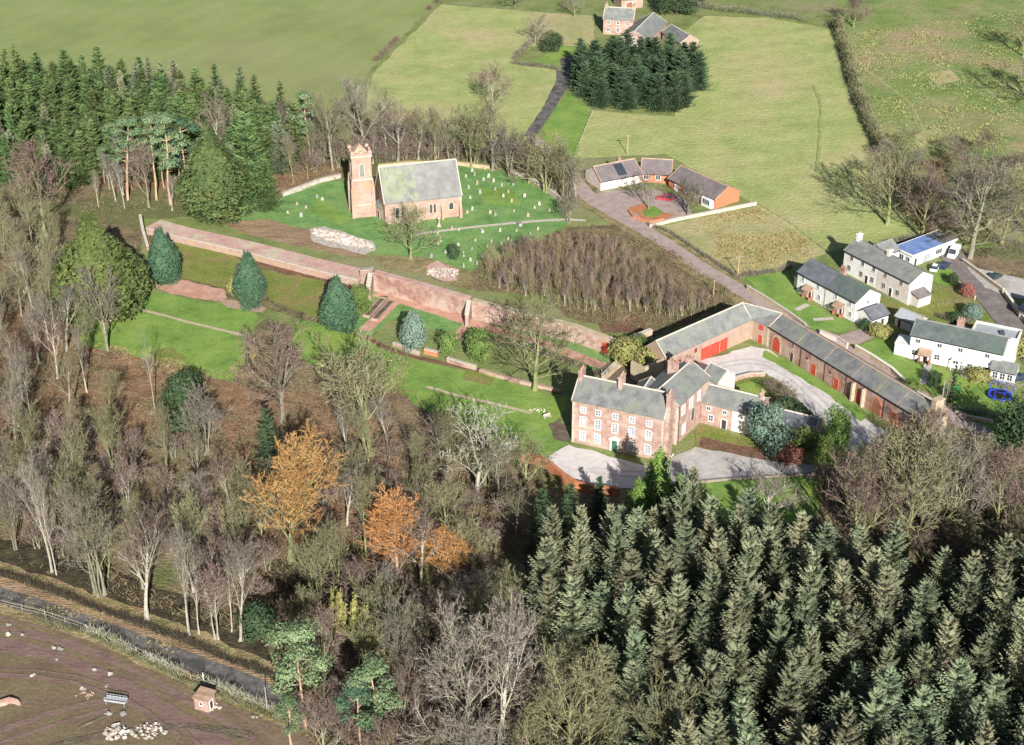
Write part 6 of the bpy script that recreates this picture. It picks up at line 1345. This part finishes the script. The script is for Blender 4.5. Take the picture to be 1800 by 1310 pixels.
# ------------------------------------------------------------------ garden and field things
def frame_tub(px, py, label, rad=2.1, col='roof_blue', net=True, mt='black'):
    p = P(px, py); r = empty('trampoline', (p.x, p.y, 0), label=label, cat='trampoline'); mb = MB(); n = 24
    for i in range(n):
        a, b = 2*math.pi*i/n, 2*math.pi*(i+1)/n; mb.hexa([(math.cos(a)*rad, math.sin(a)*rad, .8), (math.cos(a)*(rad-.35), math.sin(a)*(rad-.35), .8), (math.cos(b)*(rad-.35), math.sin(b)*(rad-.35), .8), (math.cos(b)*rad, math.sin(b)*rad, .8)], [(math.cos(a)*rad, math.sin(a)*rad, .9), (math.cos(a)*(rad-.35), math.sin(a)*(rad-.35), .9), (math.cos(b)*(rad-.35), math.sin(b)*(rad-.35), .9), (math.cos(b)*rad, math.sin(b)*rad, .9)])
    mb.build('padding', col, r); mb = MB(); mb.poly([(math.cos(2*math.pi*i/n)*(rad-.34), math.sin(2*math.pi*i/n)*(rad-.34), .84) for i in range(n)]); mb.build('mat', mt, r)
    for i in range(8):
        a = 2*math.pi*i/8; q = MB(); q.tube((math.cos(a)*rad, math.sin(a)*rad, 0), (math.cos(a)*rad, math.sin(a)*rad, 2.6 if net else .82), .06, .06, 5); q.build('pole', col if net else 'metal_grey', r)
    if net:
        q = MB()
        for i in range(n): a, b = 2*math.pi*i/n, 2*math.pi*(i+1)/n; q.tube((math.cos(a)*rad, math.sin(a)*rad, 2.6), (math.cos(b)*rad, math.sin(b)*rad, 2.6), .05, .05, 4)
        q.build('top_ring', col, r)
    return r
mat('play_blue', [(.03,.06,.55),(.05,.09,.65)], 2, rough=.4); mat('play_green', [(.06,.33,.09),(.08,.40,.12)], 2, rough=.6)
frame_tub(1757,700,'round trampoline with bright blue frame and poles below the long cottage', 2.4, 'play_blue')
frame_tub(1674,690,'low round green trampoline on the lawn', 1.7, 'play_green', False, 'play_green')
def rocks(px, py, label, n, rx, ry, s, m, seed, name, cat, h=.8, rot=0):
    p = P(px, py); rng = random.Random(seed); mb = MB()
    for _ in range(n):
        a = rng.uniform(0, 6.28); q = rng.random()**.6; c = Vector((math.cos(a)*rx*q, math.sin(a)*ry*q, max(0, h*(1-q)*rng.random()))); k = s*rng.uniform(.35, 1.2)
        e = [rvec(rng) for _ in range(2)]; x = e[0]; y = x.cross(e[1]).normalized(); z = x.cross(y)
        f = lambda u, v, w_: tuple(c + x*u*k + y*v*k*.8 + z*w_*k*.6)
        mb.hexa([f(-.5,-.5,-.5), f(.5,-.4,-.5), f(.45,.5,-.5), f(-.5,.4,-.5)], [f(-.35,-.3,.5), f(.3,-.35,.5), f(.35,.3,.5), f(-.3,.35,.5)])
    o = mb.build(name, m, solid=True); o.location = (p.x, p.y, .05); o.rotation_euler = (0, 0, R(rot)); return tag(o, label, cat)
rocks(205,1288,'left heap of white rubble in the muddy field, beside the bare patch', 60, 2.0, 1.6, .8, 'rubble', 3, 'rubble_heap', 'rubble')
rocks(262,1286,'right heap of scattered pale rubble and branches in the muddy field', 80, 2.8, 1.8, .55, 'rubble', 5, 'rubble_heap', 'rubble')
rocks(150,1222,'small reddish heap left of the metal feeder', 26, 1.5, 1.0, .35, 'sandstone', 7, 'rubble_heap', 'rubble', .4)
rocks(372,1245,'pale stones fallen beside the brick hut', 26, 1.4, 1.1, .5, 'pale_stone', 9, 'stone_heap', 'stones', .4)
rocks(1170,800,'rockery of small stones at the right corner of the hall', 30, 1.6, 1.4, .4, 'rubble', 11, 'rockery', 'rockery', .3)
rocks(945,722,'pale heap of garden stones on the upper hall lawn', 18, 1.6, 1.0, .5, 'pale_stone', 12, 'stone_heap', 'stones', .3)
rocks(780,480,'mound of pink stone rubble at the foot of the churchyard', 150, 4.0, 2.6, .6, 'rubble', 14, 'rubble_heap', 'rubble', 1.0)
rocks(600,420,'long bank of pale rubble below the church', 420, 9.5, 2.4, .75, 'rubble', 16, 'rubble_heap', 'rubble', .5, -32)
WS = [(16,1099,'topmost left'),(14,1117,'left edge'),(38,1117,'second from left edge'),(98,1139,'left one of the pair'),(107,1141,'right one of the pair'),(60,1188,'upper left of the red mound'),(167,1180,'upper middle'),(194,1186,'right of the upper middle'),(146,1213,'above the reddish heap'),(188,1206,'above the metal feeder'),(190,1256,'below the feeder, left'),(216,1256,'below the feeder, right'),(100,1160,'on the tyre tracks'),(448,1262,'broken by gaps')]
for i, (x, y, w) in enumerate(WS): rocks(x, y, f"white stone lying in the muddy field, {w}", 3, .4, .35, .7, 'stone_grey', 30+i, 'loose_stone', 'stone', .25)
def longheap(label, px, w, h, m, name, cat):      # a long ridge of thrown-up earth
    pts = dense([P(x, y) for x, y in px], .6, .12, None, closed=False); mid = pts[len(pts)//2]; mb = MB(); rows = []
    for i, p in enumerate(pts):
        d = (pts[min(i+1, len(pts)-1)]-pts[max(i-1, 0)]).normalized(); n = Vector((-d.y, d.x, 0)); t = i/(len(pts)-1); e = math.sin(math.pi*min(1, max(.02, t)))**.4
        rows.append([mb.vert(p-mid+n*(w*e*(k/6-.5)) + UP*(max(-.02, h*e*math.cos((k/6-.5)*math.pi)*(1+.4*noise.noise(p*1.7+UP*k)))-.02)) for k in range(7)])
    for a, b in zip(rows, rows[1:]):
        for k in range(6): mb.face([a[k], a[k+1], b[k+1], b[k]])
    o = mb.build(name, m, solid=False); o.location = (mid.x, mid.y, 0); return tag(o, label, cat)
longheap('curved ridge of red earth at the left edge of the muddy field', [(-30,1245),(0,1238),(18,1232),(30,1234),(36,1242)], 1.5, .8, 'brick_red', 'earth_mound', 'earth mound')
longheap('straight low ridge of dark soil below the metal feeder', [(132,1284),(160,1270),(186,1258)], .7, .3, 'soil_dark', 'earth_mound', 'earth mound')
# brick hut
A = P(343,1247); B = P(367,1254); ht = root_at('brick_hut', A, B, label='small salmon coloured brick hut standing alone beside the road', cat='hut')
f = Frame(A, B, ht.location); f.d = 2.2; mb = MB(); mb.box(f, 0, f.w, 0, 2.2, -.1, 2.3); mb.build('wall', 'brick', ht, solid=True)
mb = MB(); mb.hexa([f(-.2,-.2,2.3), f(f.w+.2,-.2,2.3), f(f.w+.2,2.4,2.6), f(-.2,2.4,2.6)], [f(-.2,-.2,2.42), f(f.w+.2,-.2,2.42), f(f.w+.2,2.4,2.72), f(-.2,2.4,2.72)]); mb.build('roof', 'tile_brown', ht, solid=True); window(ht, f, f.w*.5, 1.2, .5, .5, fw=.06, bars=(0,0))
door(ht, f, .9, .8, 1.8, s='R', m='door_dark')
# metal cattle feeder
p = P(205,1238); fd = empty('cattle_feeder', (p.x, p.y, 0), R(-12), label='grey metal cattle feeder trough on legs in the muddy field', cat='feeder')
mb = MB(); mb.box(ident, -1.7, 1.7, -.5, .5, .75, .8); mb.box(ident, -1.7, 1.7, -.55, -.5, .75, 1.1); mb.box(ident, -1.7, 1.7, .5, .55, .75, 1.1); mb.box(ident, -1.75, -1.7, -.55, .55, .75, 1.1); mb.box(ident, 1.7, 1.75, -.55, .55, .75, 1.1); mb.build('trough', 'metal_grey', fd, solid=True)
for x in (-1.5, 1.5):
    for y in (-.45, .45): mb = MB(); mb.tube((x,y,0), (x,y,.78), .05, .05, 5); mb.build('leg', 'metal_grey', fd)
for y in (-.5, .5): mb = MB(); mb.tube((-1.7,y,1.45), (1.7,y,1.45), .04, .04, 5); [mb.tube((-1.7+i*.56,y,1.08), (-1.7+i*.56,y,1.45), .025, .025, 4) for i in range(7)]; mb.build('rail', 'metal_grey', fd)
# raised beds in the walled garden
for (a, b, lab) in (((650,560),(680,528),'left brick edged cold frame in the walled garden'), ((664,566),(696,532),'right brick edged cold frame in the walled garden')):
    A, B = P(*a), P(*b); r = root_at('cold_frame', A, B, label=lab, cat='cold frame'); f = Frame(A, B, r.location); w = f.w; mb = MB()
    for q in ((0,w,0,.2), (0,w,1.5,1.7), (0,.2,.2,1.5), (w-.2,w,.2,1.5)): mb.box(f, *q, 0, .7)
    mb.build('brick_edge', 'sandstone', r, solid=True); mb = MB(); mb.box(f, .2, w-.2, .2, 1.5, .1, .45); mb.build('soil', 'soil_dark', r, solid=True)
# garden benches / seat by the hall lawn
p = P(962,735); b_ = empty('garden_bench', (p.x, p.y, 0), R(30), label='pale garden bench at the edge of the upper hall lawn', cat='bench')
mb = MB(); mb.box(ident, -.8, .8, -.25, .25, .42, .47); mb.build('seat', 'pale_stone', b_); mb = MB(); mb.box(ident, -.8, .8, .25, .3, .47, .95); mb.build('backrest', 'pale_stone', b_)
for x in (-.7, .7): mb = MB(); mb.box(ident, x-.05, x+.05, -.22, .22, 0, .42); mb.build('leg', 'pale_stone', b_)

# ------------------------------------------------------------------ labels: tell look-alikes apart where the picture does
ORD = ['first', 'second', 'third', 'fourth', 'fifth', 'sixth', 'seventh', 'eighth', 'ninth', 'tenth', 'eleventh', 'twelfth', 'thirteenth', 'fourteenth']
def relabel():
    tops = [o for o in C.objects if o.parent is None and 'label' in o]
    for _ in range(1):
        by = {}
        for o in tops: by.setdefault(o['label'], []).append(o)
        for lab, os_ in by.items():
            if len(os_) < 2: continue
            if len(os_) <= 14:
                os_.sort(key=lambda o: proj(o.location)[0])
                for i, o in enumerate(os_): o['label'] = f"{lab}, " + ('leftmost' if i == 0 else 'rightmost' if i == len(os_)-1 else f"{ORD[i]} from left")
    for o in tops:
        w = o['label'].split()
        o['label'] = o['label'].replace('leafless sapling with brown twigs in the sapling copse beside the lane', 'leafless brown sapling in the copse beside the lane').replace('blue-green and olive spruce in the dense plantation', 'spruce in the dense plantation')
        w = o['label'].split()
        if len(w) > 16:
            s = o['label']
            for a, b in ((' bare tree with ', ' '), (' in the lower left wood', ''), (' in the middle wood', ''), (' in the bottom wood', ''), ('bright orange willow', 'orange willow'), (' gravestone ', ' ')): 
                if len(s.split()) > 16: s = s.replace(a, b if 'twigs' not in a else b)
            o['label'] = s
relabel()
